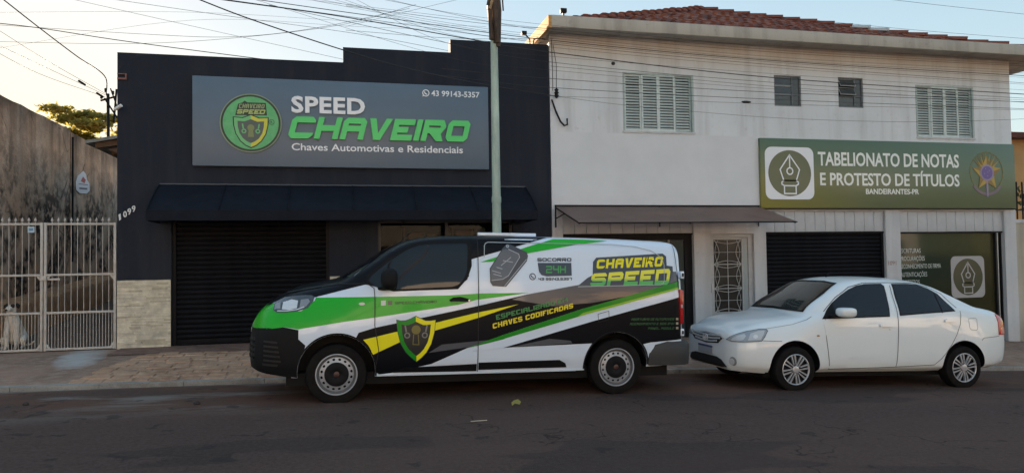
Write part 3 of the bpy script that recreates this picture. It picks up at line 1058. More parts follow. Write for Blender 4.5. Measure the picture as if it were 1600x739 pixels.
for b in range(bays + 1):
    x = AX0 + (AX1 - AX0) * b / bays
    tube('rib', [(x, y - 0.012, z + 0.006) for y, z in prof], 0.011, FABRIC, aw, 6)
# valance
V, F = [], []
nv = 60
for i in range(nv + 1):
    x = AX0 - 0.02 + (AX1 - AX0 + 0.04) * i / nv
    wv = 0.006 * math.sin(i * 1.3)
    V += [(x, -0.866, 2.525), (x, -0.872 + wv, 2.44), (x, -0.872 + wv * 1.6, 2.355)]
F = [(i * 3 + j, i * 3 + j + 1, (i + 1) * 3 + j + 1, (i + 1) * 3 + j) for i in range(nv) for j in range(2)]
mesh('valance', V, F, FABRIC, aw, True)
for x, nm in ((AX0, 'side_cloth'), (AX1, 'side_cloth')):
    pr = prof + [(-0.866, 2.36), (-0.01, 2.36)]
    mesh(nm, [(x, y, z - .01) for y, z in pr], [tuple(range(len(pr)))], FABRIC, aw)
tube('front_bar', [(AX0, -0.845, 2.52), (AX1, -0.845, 2.52)], 0.014, BLACKM, aw)
tube('wall_bar', [(AX0, -0.03, 3.028), (AX1, -0.03, 3.028)], 0.012, mat('awning edge grey', (0.10, 0.105, 0.12), 0.5), aw)
for x in (AX0 + 0.3, -1.05, 1.1, AX1 - 0.3):
    tube('bracket_arm', [(x, -0.01, 2.30), (x, -0.84, 2.51)], 0.012, BLACKM, aw)

# ---- shop sign board with raised letters
sg = thing('shop_sign', 'large blue grey signboard SPEED CHAVEIRO on the dark shop', 'sign', (0.14, -0.08, 3.35))
BOARD = mat('blue grey sign panel', (0.105, 0.15, 0.205), 0.38, var=0.05, vs=1.5)
box('board', -2.47, 2.735, -0.075, -0.005, 3.345, 4.905, BOARD, sg, 0.006)
SW = mat('sign letter white', (0.84, 0.86, 0.90), 0.4)
SGN = mat('sign letter green', (0.08, 0.64, 0.16), 0.35)
y0 = -0.115
sign_text('letters', 'SPEED', rect(-0.83, 4.305, 0.45, 4.60), y0, 0.035, SW, sg, bold=0.032, spacing=1.06)
sign_text('letters', 'CHAVEIRO', [(-0.90, 3.845), (2.30, 3.85), (-0.80, 4.235), (2.40, 4.245)], y0 - 0.01, 0.045, SGN, sg, 'techno', t=0.27, w=1.12, gap=0.10)
sign_text('letters', 'Chaves Automotivas e Residenciais', rect(-0.83, 3.64, 2.24, 3.765), -0.085, 0.009, SW, sg, bold=0.012)
sign_text('phone_number', '43 99143-5357', rect(1.66, 4.695, 2.57, 4.80), -0.083, 0.007, SW, sg, bold=0.02)
V, F = ring_geo(1.56, 4.748, 0.05, 0.066, 24)
slab2d('phone_icon', V, F, -0.083, 0.007, SW, sg)
V, F = stroke_geo([(1.535, 4.775), (1.54, 4.75), (1.558, 4.73), (1.585, 4.722)], 0.018)
slab2d('phone_icon', V, F, -0.0835, 0.007, SW, sg)
V, F = [(1.495, 4.68), (1.525, 4.692), (1.507, 4.715)], [(0, 1, 2)]
slab2d('phone_icon', V, F, -0.083, 0.007, SW, sg)
# round emblem
EC, EZ, ER = -1.51, 4.10, 0.515
em = sub('round_emblem', sg)
EG = mat('emblem green', (0.075, 0.42, 0.14), 0.4, var=0.35, vs=9, var_col=(0.15, 0.50, 0.21))
ED = mat('emblem dark', (0.015, 0.03, 0.02), 0.4)
EY = mat('emblem yellow', (0.62, 0.60, 0.06), 0.4)
EL = mat('emblem light green', (0.16, 0.52, 0.20), 0.4)
EK = mat('emblem olive', (0.22, 0.26, 0.10), 0.5)
prism('disc', disc(EC, EZ, ER, n=56), -0.105, -0.07, mat('emblem rim', (0.23, 0.30, 0.19), 0.4), em)
prism('disc', disc(EC, EZ, ER * .965, n=56), -0.1065, -0.10, ED, em)
prism('disc', disc(EC, EZ, ER * .90, n=56), -0.109, -0.10, EG, em)
def shield(cx, cz, w, h):
    """heraldic outline: notched top corners, point below; returns ccw from top centre"""
    L = [(0, .50), (-.24, .40), (-.5, .42), (-.49, .18), (-.43, -.08), (-.30, -.30), (-.15, -.43), (0, -.5)]
    L = L + [(-a, b) for a, b in L[-2:0:-1]]
    return [(cx + a * w, cz + b * h) for a, b in L]
SC = (EC, EZ - 0.145)
prism('shield_edge', shield(*SC, .60, .60), -0.1135, -0.10, ED, em)
o_ = shield(*SC, .56, .56)
i_ = shield(SC[0], SC[1], .44, .42)
def half_ring(a, b, left):
    n = len(a) // 2
    ids = list(range(0, n + 1)) if left else list(range(n, len(a))) + [0]
    V = [a[i] for i in ids] + [b[i] for i in ids]
    k = len(ids)
    return V, [(i, i + 1, k + i + 1, k + i) for i in range(k - 1)]
V, F = half_ring(o_, i_, True)
slab2d('shield_band', V, F, -0.118, 0.015, EL, em)
V, F = half_ring(o_, i_, False)
slab2d('shield_band', V, F, -0.118, 0.015, EY, em)
prism('shield_field', i_, -0.1155, -0.10, mat('emblem field', (0.10, 0.12, 0.11), 0.5), em)
prism('keyhole', disc(SC[0], SC[1] + .06, .058, n=20), -0.119, -0.11, EK, em)
prism('keyhole', [(SC[0] - .05, SC[1] - .10), (SC[0] + .05, SC[1] - .10), (SC[0] + .035, SC[1] + .03), (SC[0] - .035, SC[1] + .03)], -0.1183, -0.11, EK, em)
for s in (-1, 1):
    V, F = ring_geo(SC[0] + s * .115, SC[1] + .0, .022, .04, 18)
    slab2d('key_ring', V, F, -0.119, 0.005, EL, em)
    V, F = stroke_geo([(SC[0] + s * .125, SC[1] + .045), (SC[0] + s * .14, SC[1] + .13)], .022)
    slab2d('key_blade', V, F, -0.119, 0.005, EL, em)
prism('banner', [(EC - .26, EZ + .13), (EC + .27, EZ + .14), (EC + .25, EZ + .36), (EC - .06, EZ + .36), (EC - .1, EZ + .39), (EC - .14, EZ + .355), (EC - .21, EZ + .33)], -0.1115, -0.10, ED, em)
sign_text('letters', 'CHAVEIRO', [(EC - .20, EZ + .255), (EC + .22, EZ + .26), (EC - .19, EZ + .33), (EC + .235, EZ + .335)], -0.1155, 0.005, mat('emblem khaki', (0.30, 0.38, 0.18), .5), em, 'techno', t=.2, w=.62)
sign_text('letters', 'SPEED', [(EC - .235, EZ + .155), (EC + .225, EZ + .16), (EC - .215, EZ + .235), (EC + .25, EZ + .24)], -0.1155, 0.005, mat('emblem lime', (0.42, 0.52, 0.16), .5), em, 'techno', t=.27, w=1.1)
V, F = ring_geo(EC + .345, EZ + .025, .040, .048, 20)
slab2d('registered_mark', V, F, -0.1115, 0.004, ED, em)
sign_text('registered_mark', 'R', rect(EC + .328, EZ + .003, EC + .362, EZ + .047), -0.1115, 0.004, ED, em, bold=.01)
r2 = random.Random(3)
for k in range(14):      # faint circuit traces printed on the disc
    a = r2.uniform(0.9, 5.5)
    rr = r2.uniform(.62, .84) * ER
    x, z = EC + rr * math.cos(a), EZ + rr * math.sin(a)
    if abs(x - EC) < .30 and z > EZ - .45:
        continue
    L = r2.uniform(.05, .13)
    V, F = stroke_geo([(x, z), (x + (L if x < EC else -L) * .6, z)], .008)
    slab2d('circuit_trace', V, F, -0.1105, 0.003, EL, em)

# ================================================================== white two-storey building
wb = thing('white_building', 'two storey off white building with tiled hip roof and shopfronts', 'building', (9.4, 0, 0))
BX0, BX1 = 3.975, 14.90
W1 = (5.48, 7.01, 4.15, 5.33)
W2 = (12.35, 13.88, 4.19, 5.35)
B1 = (8.86, 9.50, 4.77, 5.42)
B2 = (10.40, 11.02, 4.79, 5.44)
O1 = (4.19, 6.95, -1.2, 2.55)
O2 = (7.31, 8.30, -1.2, 2.10)
O3 = (8.58, 11.48, -1.2, 2.57)
O4 = (11.85, 14.62, -1.2, 2.57)
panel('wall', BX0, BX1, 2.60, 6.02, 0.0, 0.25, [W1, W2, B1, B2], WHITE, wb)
panel('ground_wall', BX0, BX1 + 0.04, -1.2, 2.60, 0.004, 0.25, [O1, O2, O3, O4], GREYP, wb)
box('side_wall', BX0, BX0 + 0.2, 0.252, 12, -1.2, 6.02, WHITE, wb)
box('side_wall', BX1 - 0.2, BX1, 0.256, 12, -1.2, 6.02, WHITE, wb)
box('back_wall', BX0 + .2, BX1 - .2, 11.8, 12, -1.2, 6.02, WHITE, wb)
# eave slab
EAVE = m_render('eave cement', (0.48, 0.45, 0.40), (0.15, 0.13, 0.11))
box('eave_slab', 3.86, 15.75, -0.62, 12.4, 6.02, 6.10, EAVE, wb)
box('fascia', 3.83, 15.78, -0.68, -0.60, 5.93, 6.155, EAVE, wb, 0.006)
box('fascia', 3.77, 3.84, -0.68, 12.4, 5.92, 6.15, mat('sun tinted boards', (.52, .30, .11), .8, var=.4, vs=7, stretch=(1, .2, 2)), wb, 0.006)  # orange of the low sun put into the left fascia's colour
box('fascia', 15.77, 15.84, -0.68, 12.4, 5.92, 6.15, EAVE, wb, 0.006)
# roof: pyramid hip, every slope laid with barrel tiles in courses
TILE1 = mat('clay tile', (0.17, 0.050, 0.030), 0.85, var=0.4, vs=5, bump=0.4)
TILE2 = mat('clay tile dark', (0.10, 0.032, 0.022), 0.85, var=0.4, vs=5, bump=0.4)
TILE3 = mat('clay tile light', (0.23, 0.080, 0.045), 0.85, var=0.4, vs=5, bump=0.4)
AP = Vector((9.45, 4.15, 8.20))
RZ = 6.07
cFL, cFR, cBL, cBR = Vector((4.15, -0.45, RZ)), Vector((15.55, -0.45, RZ)), Vector((4.15, 12.2, RZ)), Vector((15.55, 12.2, RZ))
AP2 = Vector((9.45, 7.6, 8.20))
rf = mesh('roof', [cFL, cFR, AP, cBL, cBR, AP2], [(0, 1, 2), (3, 0, 2, 5), (1, 4, 5, 2), (4, 3, 5)], TILE2, wb)
def tile_slope(a, b, ap_l, ap_r, name):
    """barrel tiles from eave a-b up to ap_l-ap_r"""
    V, F, fm = [], [], []
    r2 = random.Random(5)
    u = (b - a).normalized()
    L = (b - a).length
    tl, tr = (ap_l - a).dot(u), (ap_r - a).dot(u)
    up = (ap_l - a) - u * tl
    H = up.length
    up.normalize()
    nrm = u.cross(up).normalized()
    if nrm.z < 0:
        nrm = -nrm
    pw, ph = 0.23, 0.38
    rows = int(H / ph)
    for j in range(rows):
        h0 = j * ph
        h1 = min(h0 + ph * 1.12, H)
        f = (h0 + ph / 2) / H
        xa, xb = tl * f, L + (tr - L) * f
        n = int((xb - xa) / pw)
        for i in range(n):
            x = xa + (xb - xa - n * pw) / 2 + i * pw
            k = len(V)
            rz = r2.uniform(-.006, .006)
            for hh, lift, rad in ((h0, 0.03, 0.082), (h1, 0.012, 0.068)):
                for q in range(6):
                    w = math.pi * q / 5
                    V.append(a + u * (x + pw / 2 - math.cos(w) * (rad + .02)) + up * hh + nrm * (lift + rz + math.sin(w) * rad * .75))
            F += [(k + q, k + 6 + q, k + 7 + q, k + q + 1) for q in range(5)]
            F.append(tuple(k + q for q in range(6)))
            fm += [r2.choice([0, 0, 1, 2])] * 6
    o = mesh(name, V, F, [TILE1, TILE2, TILE3], rf, fm=fm)
    o['kind'] = 'stuff'
    return o
tile_slope(cFL, cFR, AP, AP, 'front_tiles')
tile_slope(cBL, cFL, AP2, AP, 'side_tiles')
# ridge tiles: single curved pieces along both front hips and the ridge
def ridge(a, b, skip=()):
    d = b - a
    n = int(d.length / 0.40)
    u = d.normalized()
    s = u.cross(Vector((0, 0, 1))).normalized()
    up = s.cross(u)
    me = bpy.data.meshes.new('ridge_tile')
    V = []
    for t, r, lf in ((0.0, 0.135, 0.05), (0.46, 0.105, 0.02)):
        for q in range(7):
            w = math.pi * q / 6
            V.append(u * t + s * math.cos(w) * r + up * (math.sin(w) * r * .8 + lf))
    F = [(q, q + 1, 8 + q, 7 + q) for q in range(6)] + [tuple(range(6, -1, -1))]
    me.from_pydata(V, [], F)
    me.polygons.foreach_set('use_smooth', [True] * 6 + [False])
    me.materials.append(TILE1)
    me2 = me.copy()
    me2.materials.clear()
    me2.materials.append(mat('mortar patch', (0.45, 0.46, 0.47), 0.8))
    for i in range(n):
        o = bpy.data.objects.new('ridge_tile', me2 if i in skip else me)
        COL.objects.link(o)
        o.parent = rf
        o.location = a + u * (i * d.length / n) + Vector((0, 0, random.uniform(-.012, .012)))
ridge(cFL, AP)
ridge(cFR, AP, skip=(8, 9))
ridge(AP, AP2)

# ---- louvred shutters: four leaves, slats one by one
LOUV = mat('pale green shutter paint', (0.60, 0.665, 0.655), 0.5, var=0.12, vs=9)
LOUVD = mat('shutter frame grey green', (0.36, 0.44, 0.43), 0.5, var=0.15, vs=9)
def louvre_window(rc, dark):
    x0, x1, z0, z1 = rc
    w = sub('louvre_window', wb)
    box('frame', x0, x0 + .035, -0.012, 0.06, z0, z1, LOUVD, w)
    box('frame', x1 - .045, x1, -0.012, 0.06, z0, z1, LOUVD, w)
    box('frame', x0 + .035, x1 - .045, -0.010, 0.06, z1 - .03, z1, LOUVD, w)
    box('sill', x0 - .02, x1 + .02, -0.022, 0.06, z0 - .025, z0 + .012, GREYP, w)
    box('backing', x0 + .03, x1 - .03, 0.09, 0.10, z0, z1, BLACKM, w)
    xa, xb = x0 + .038, x1 - .048
    n = 4
    lw = (xb - xa) / n
    ns = 19
    zs0, zs1 = z0 + .05, z1 - .06
    pitch = (zs1 - zs0) / ns
    me = bpy.data.meshes.new('slat')
    sw = lw - 0.064
    a, d = pitch * 0.80, 0.05
    V = [(0, 0.0, 0.0), (sw, 0.0, 0.0), (sw, d, a), (0, d, a), (0, 0.008, -0.004), (sw, 0.008, -0.004), (sw, d + .006, a - .006), (0, d + .006, a - .006)]
    me.from_pydata(V, [], [(0, 1, 2, 3), (7, 6, 5, 4), (0, 4, 5, 1), (3, 2, 6, 7), (0, 3, 7, 4), (1, 5, 6, 2)])
    me.materials.append(LOUV)
    for i in range(n):
        yy = 0.024 if i in (0, 3) else 0.0
        l = xa + i * lw
        each('leaf_frame', [(l + .002, l + .032, yy, yy + .03, z0 + .012, z1 - .032), (l + lw - .032, l + lw - .002, yy, yy + .03, z0 + .012, z1 - .032),
                             (l + .032, l + lw - .032, yy + .001, yy + .03, z0 + .012, z0 + .05), (l + .032, l + lw - .032, yy + .001, yy + .03, z1 - .065, z1 - .032)], LOUV if i in (1, 2) else LOUVD if i == dark else LOUV, w)
        for k in range(ns):
            o = bpy.data.objects.new('slat', me)
            COL.objects.link(o)
            o.parent = w
            o.location = (l + .032, yy + .0, zs0 + k * pitch)
    return w
louvre_window(W1, 3)
louvre_window(W2, 3)

# ---- small tilting bathroom windows
IRONG = mat('weathered grey iron', (0.14, 0.155, 0.165), 0.6, var=0.3, vs=20)
FROST = mat('frosted pane', (0.07, 0.078, 0.082), 0.25, var=0.2, vs=12)
for (x0, x1, z0, z1), tilt in ((B1, 0.10), (B2, 0.5)):
    w = sub('tilting_window', wb)
    each('frame', [(x0, x0 + .03, 0.02, 0.07, z0, z1), (x1 - .03, x1, 0.02, 0.07, z0, z1), (x0 + .03, x1 - .03, 0.022, 0.07, z0, z0 + .03), (x0 + .03, x1 - .03, 0.022, 0.07, z1 - .03, z1), (x0 + (x1 - x0) * .66, x0 + (x1 - x0) * .66 + .022, 0.022, 0.068, z0 + .03, z1 - .03), (x0 + .03, x1 - .03, .0225, .0675, z0 + .235, z0 + .25)], IRONG, w)
    box('room_dark', x0, x1, 0.20, 0.21, z0, z1, BLACKM, w)
    xm = x0 + (x1 - x0) * .66
    box('pane', xm + .022, x1 - .03, 0.045, 0.05, z0 + .25, z1 - .03, FROST, w)
    box('pane', x0 + .03, x1 - .03, 0.0451, 0.05, z0 + .03, z0 + .235, FROST, w)
    hh = (z1 - z0 - .28) / 2
    for k in range(2):
        zt = z1 - .035 - k * hh
        dz_, dy_ = hh * math.cos(tilt) * .95, -hh * math.sin(tilt) * .95
        xa, xb = x0 + .035, xm - .004
        V = [(xa, .045, zt), (xb, .045, zt), (xb, .045 + dy_, zt - dz_), (xa, .045 + dy_, zt - dz_), (xa, .055, zt), (xb, .055, zt), (xb, .055 + dy_, zt - dz_), (xa, .055 + dy_, zt - dz_)]
        p = mesh('pane', V, [(3, 2, 1, 0), (4, 5, 6, 7), (0, 1, 5, 4), (1, 2, 6, 5), (2, 3, 7, 6), (3, 0, 4, 7)], FROST, w)
        tubes('pane_edge', [([(xa, .048, zt), (xb, .048, zt), (xb, .048 + dy_, zt - dz_), (xa, .048 + dy_, zt - dz_), (xa, .048, zt)], .009)], mat('pale pane edge', (.5, .51, .50), .5), w, 4)

# ---- fluted panels above the two right shopfronts
FLUT = mat('pale grey panel', (0.46, 0.475, 0.50), 0.45, var=0.08, vs=3)
for (x0, x1, z0, z1) in ((O3[0], O3[1], 2.135, 2.57), (O4[0], O4[1], 2.115, 2.57), (O1[0], O1[1], 2.125, 2.55)):
    p = sub('fascia_panel', wb)
    n = int((x1 - x0) / 0.235)
    for i in range(n):
        xa = x0 + (x1 - x0) * i / n
        box('plank', xa + .004, xa + (x1 - x0) / n - .004, 0.06, 0.09, z0, z1 - .002, FLUT, p, 0.004)
    box('backing', x0 + .001, x1 - .001, 0.086, 0.12, z0 + .002, z1 - .002, BLACKM, p)
    box('lintel_bar', x0 + .001, x1 - .001, 0.055, 0.14, z0 - .035, z0 - .001, BLACKM, p)
# ---- dark roller shutter
shutter(wb, O3[0] + .004, O3[1] - .004, -0.35, 2.10, 0.13)
# ---- left glazed front behind the van
LG = mat('grey green glass', (0.055, 0.07, 0.065), 0.06, spec=0.6, var=0.15, vs=0.6)
sf = sub('glazed_front', wb)
each('frame', [(O1[0], O1[0] + .06, .10, .18, -.3, 2.09), (O1[1] - .16, O1[1], .10, .18, -.3, 2.09), (O1[0] + .06, O1[1] - .16, .101, .18, 1.99, 2.09), (5.2, 5.25, .101, .179, -.3, 1.99)], BLACKM, sf)
for xa, xb in ((O1[0] + .06, 5.2), (5.25, O1[1] - .16)):
    box('pane', xa, xb, .14, .15, -.3, 1.99, LG, sf)
box('door_post', 6.42, 6.46, .09, .139, -.3, 1.99, mat('grey post', (.2, .21, .2), .5), sf)
# ---- iron door with curved grille
dr = sub('iron_door', wb)
DW = mat('door grey white', (0.43, 0.44, 0.45), 0.5, var=0.12, vs=8)
x0, x1 = O2[0] + .005, O2[1] - .005
panel('door_frame', x0, x1, -.35, 2.095, 0.06, 0.09, [(x0 + .06, x1 - .10, -.35, 2.03)], DW, dr)
da, db = x0 + .065, x1 - .23
panel('door_leaf', x0 + .062, x1 - .102, -.34, 2.025, 0.085, 0.04, [(da + .045, db - .005, 0.49, 1.985)], DW, dr)
box('glass', da + .04, db, .113, .118, .48, 1.99, mat('door brown glass', (0.035, 0.032, 0.028), 0.15, var=.4, vs=4), dr)
ga, gb = da + .05, db - .01
gz = [0.50, 0.985, 1.48, 1.975]
gm_ = (ga + gb) / 2
L = []
for k in range(3):
    za, zb = gz[k], gz[k + 1]
    L.append(([(ga, .095, za), (gb, .095, za)], .009))
    L.append(([(gm_, .097, za), (gm_, .097, zb)], .007))
    L.append(([(ga, .098, (za + zb) / 2), (gb, .098, (za + zb) / 2)], .005))
    for s, e in ((ga, 1), (gb, -1)):
        L.append(([(s + e * (.02 + .10 * math.sin(math.pi * t / 12)), .094, za + (zb - za) * t / 12) for t in range(13)], .006))
        L.append(([(s + e * (.10 - .07 * math.sin(math.pi * t / 12)), .100, za + (zb - za) * t / 12) for t in range(13)], .005))
    for s, e in ((za, 1), (zb, -1)):
        L.append(([(ga + (gb - ga) * t / 12, .092, s + e * (.012 + .06 * math.sin(math.pi * t / 12))) for t in range(13)], .006))
for k, (pts, r) in enumerate(L):
    tube('grille_bar', pts, r, mat('grille grey', (.50, .50, .49), .5), dr, 5)
each('handle', [(da - .045, da - .02, .03, .085, .92, .95), (da - .045, da + .0, .028, .045, .97, 1.10)], mat('grille grey', (.50, .50, .49), .5), dr)
box('door_glass_strip', db + .03, db + .10, .080, .0845, .40, 2.0, mat('blue grey strip', (.30, .36, .38), .3), dr)
box('threshold', x0, x1, 0.0, .2, -1.1, -.345, APRON, wb)
# ---- right shop window with printed film
def m_film():
    g = NG('printed window film', 0.06)
    t = g.mul(g.axis(0), -11.9, 'ADD')
    base = g.mix(g.rng(t, 0.6, 2.4), (0.014, 0.034, 0.024), (0.052, 0.048, 0.022))
    base = g.mix(g.mul(g.rng(g.axis(2), 1.25, 0.7), 0.5), base, (0.04, 0.033, 0.014))
    base = g.mix(g.mul(g.noise(1.5, lo=.45, hi=.7), .5), base, (0.012, 0.025, 0.02))
    g.b.inputs['Specular IOR Level'].default_value = 0.22
    g.color(base)
    return g.m
sw = sub('shop_window', wb)
FILM = m_film()
each('frame', [(O4[0], O4[0] + .02, .10, .18, -.4, 2.08), (O4[1] - .20, O4[1] - .15, .06, .17, -.4, 2.08), (O4[1] - .03, O4[1], .10, .18, -.4, 2.08)], ALU, sw)
box('pane', O4[0] + .02, O4[1] - .20, .13, .14, -.4, 2.08, FILM, sw)
box('side_pane', O4[1] - .15, O4[1] - .03, .15, .16, -.4, 2.08, GLASSD, sw)
box('edge_profile', O4[1] - .165, O4[1] - .145, .05, .0595, -.4, 2.08, mat('bright aluminium', (.45, .46, .47), .35, metal=.5), sw)
FW = mat('film white print', (0.50, 0.54, 0.52), 0.4)
for i, (s, x1_, z) in enumerate([('ESCRITURAS', 12.47, 1.655), ('PROCURAÇÕES', 12.57, 1.485), ('RECONHECIMENTO DE FIRMA', 12.99, 1.315), ('AUTENTICAÇÕES', 12.62, 1.135), ('PROTESTOS', 12.42, .965)]):
    sign_text('print_line', s, rect(11.93, z, x1_, z + .095), .127, .002, FW, sw, bold=.0)
def pen_icon(cx, cz, w, h, y, parent, m_light, m_dark, lw):
    """rounded square with a disc and a fountain-pen nib in outline"""
    r = w * .13
    pts = []
    for (sx, sz, a0) in ((1, -1, -90), (1, 1, 0), (-1, 1, 90), (-1, -1, 180)):
        for k in range(6):
            a = math.radians(a0 + 18 * k)
            pts.append((cx + sx * (w / 2 - r) + r * math.cos(a), cz + sz * (h / 2 - r) + r * math.sin(a)))
    prism('icon_tile', pts, y, y + .006, m_light, parent)
    prism('icon_disc', disc(cx, cz, w * .44, h * .44, 48), y - .003, y + .002, m_dark, parent)
    sx, sz = w, h
    def P(a, b):
        return (cx + a * sx, cz + b * sz)
    for pts, cl in (([P(0, .35), P(.20, .07), P(.13, -.14), P(-.13, -.14), P(-.20, .07)], True), ([P(0, .34), P(0, .10)], False),
                    ([P(-.12, -.14), P(.12, -.14), P(.17, -.17), P(.17, -.21), P(.12, -.24), P(-.12, -.24), P(-.17, -.21), P(-.17, -.17)], True), ([P(-.12, -.245), P(-.12, -.39), P(.12, -.39), P(.12, -.245)], False)):
        V, F = stroke_geo(pts, lw, cl)
        slab2d('icon_line', V, F, y - .005, .004, m_light, parent)
    V, F = ring_geo(cx, cz + .04 * sz, .05 * sz, .05 * sz + lw, 24)
    slab2d('icon_line', V, F, y - .0055, .004, m_light, parent)
pen_icon(13.70, 1.10, .90, .93, .122, sw, mat('film pale icon', (.36, .35, .36), .4), mat('film disc', (.055, .058, .035), .2), .026)
# number on the pier
sign_text('pier_number', '1091', rect(11.52, 1.40, 11.72, 1.49), -.002, .005, mat('pink grey number', (.30, .2, .2), .6), wb)

# ---- notary sign
ns_ = thing('notary_sign', 'green signboard TABELIONATO DE NOTAS with pen icon and crest', 'sign', (11.65, -.06, 2.62))
def m_board():
    g = NG('green gradient print', 0.3)
    v = g.rng(g.axis(2), 2.6, 4.1)
    u = g.rng(g.axis(0), 8.4, 11.4)
    low = g.mix(u, (0.27, 0.24, 0.055), (0.135, 0.16, 0.085))
    c = g.mix(v, low, (0.085, 0.145, 0.092))
    g.color(c)
    return g.m
box('board', 8.45, 14.88, -.075, -.002, 2.625, 4.075, m_board(), ns_, .004)
box('edge_trim', 8.44, 14.89, -.06, -.001, 2.60, 2.622, BLACKM, ns_)
NW = mat('notary letter white', (0.82, 0.84, 0.81), 0.4)
sign_text('letters', 'TABELIONATO DE NOTAS', rect(9.80, 3.52, 13.36, 3.81), -.080, .006, NW, ns_, bold=.020)
sign_text('letters', 'E PROTESTO DE TÍTULOS', rect(9.84, 3.105, 13.36, 3.37), -.080, .006, NW, ns_, bold=.020)
sign_text('letters', 'BANDEIRANTES-PR', rect(10.95, 2.925, 12.29, 3.04), -.079, .005, NW, ns_, bold=.02)
pen_icon(9.12, 3.35, 1.14, 1.09, -.081, ns_, mat('icon white', (.78, .81, .85), .4), mat('icon olive', (.115, .13, .065), .35), .028)
# crest: star, round shield, wreath and ribbon
cr_ = sub('crest', ns_)
CG = mat('crest gold', (.45, .30, .06), .45)
CGD = mat('crest bronze', (.26, .17, .05), .5)
CP = mat('crest violet', (.15, .10, .30), .45)
CL = mat('crest lilac', (.30, .24, .36), .5)
CV = mat('crest leaf', (.16, .19, .08), .6)
cx, cz = 14.10, 3.40
for k in range(46):    # wreath leaves
    a = math.radians(-130 + 360 * k / 52 + 90) if k < 46 else 0
    a = math.radians(-55 + k * 290 / 45)
    rx, rz = .44, .45
    px, pz = cx + rx * math.cos(a), cz + .03 + rz * math.sin(a)
    t = a + math.pi / 2 + (.5 if k % 2 else -.5)
    l, w_ = .085, .03
    c, s = math.cos(t), math.sin(t)
    q = [(px - c * l / 2, pz - s * l / 2), (px + s * w_ / 2, pz - c * w_ / 2), (px + c * l / 2, pz + s * l / 2), (px - s * w_ / 2, pz + c * w_ / 2)]
    prism('wreath_leaf', q, -.0795 - .0002 * (k % 2), -.074, [CV, CGD, CV][k % 3], cr_)
for k in range(12):    # rays behind
    a = math.radians(90 + (k - 5.5) * 9)
    c, s = math.cos(a), math.sin(a)
    prism('ray', [(cx + c * .2 + s * .02, cz + s * .2 - c * .02), (cx + c * .45, cz + s * .46), (cx + c * .2 - s * .02, cz + s * .2 + c * .02)], -.0805 - .00015 * k, -.074, CGD if k % 2 else CG, cr_)
for k in range(5):     # two-tone star
    a, b, d = (math.radians(90 + 72 * k + e) for e in (0, 36, -36))
    R1, R2 = .40, .20
    for ang, mm in ((b, CG), (d, CGD)):
        prism('star_facet', [(cx, cz), (cx + R1 * math.cos(a), cz + R1 * math.sin(a)), (cx + R2 * math.cos(ang), cz + R2 * math.sin(ang))], -.085, -.074, mm, cr_)
prism('round_shield', disc(cx, cz + .02, .185, n=32), -.087, -.08, CL, cr_)
prism('round_shield', disc(cx, cz + .02, .145, n=32), -.089, -.08, CP, cr_)
for (a, b) in ((-.04, .09), (.06, .05), (-.07, -.02), (.01, -.07), (.02, .01)):
    prism('small_star', disc(cx + a, cz + .02 + b, .014, n=6), -.0905, -.08, CL, cr_)
prism('sword', [(cx - .022, cz - .52), (cx + .022, cz - .52), (cx + .022, cz - .17), (cx - .022, cz - .17)], -.0865, -.074, CL, cr_)
pts = [(cx + .42 * math.sin(math.radians(-58 + 116 * k / 14)), cz - .06 - .40 * math.cos(math.radians(-58 + 116 * k / 14))) for k in range(15)]
V, F = stroke_geo(pts, .06)
slab2d('ribbon', V, F, -.0835, .008, mat('crest ribbon', (.20, .15, .19), .5), cr_)

# ---- brown canopy with iron brackets
cn = thing('canopy', 'sloping brown sheet canopy on black iron brackets beside the notary sign', 'canopy', (6.3, -.5, 2.3))
CAN = mat('brown polycarbonate', (0.36, 0.28, 0.25), 0.5, var=0.2, vs=3, var_col=(0.22, 0.165, 0.15), transl=.55)
CX = [4.04, 6.20, 8.40]
for xa, xb in ((4.04, 6.22), (6.22, 8.42)):
    # sheet flares outward in plan because its frame is a little wider at the front
    V = [(xa, -.01, 2.645), (xb, -.01, 2.645), (xb + .12, -1.10, 2.285), (xa + .12, -1.10, 2.285), (xa, -.01, 2.657), (xb, -.01, 2.657), (xb + .12, -1.10, 2.297), (xa + .12, -1.10, 2.297)]
    mesh('sheet', V, [(3, 2, 1, 0), (4, 5, 6, 7), (0, 1, 5, 4), (1, 2, 6, 5), (2, 3, 7, 6), (3, 0, 4, 7)], CAN, cn)
tube('front_bar', [(4.14, -1.10, 2.28), (8.56, -1.10, 2.285)], .013, BLACKM, cn)
box('wall_bar', 4.03, 8.43, -.03, -.002, 2.655, 2.685, BLACKM, cn)
for x in CX:
    tube('rafter', [(x, -.02, 2.635), (x + .12, -1.10, 2.27)], .012, BLACKM, cn)
    tube('wall_post', [(x, -.025, 2.25), (x, -.025, 2.66)], .014, BLACKM, cn)
    tube('brace', [(x, -.025, 2.42), (x + .05, -.45, 2.49)], .010, BLACKM, cn)
for k in range(4):
    x = 4.9 + k * .95
    tube('stay', [(x, -.55, 2.478), (x + .28, -1.09, 2.30)], .008, CAN, cn, 4)

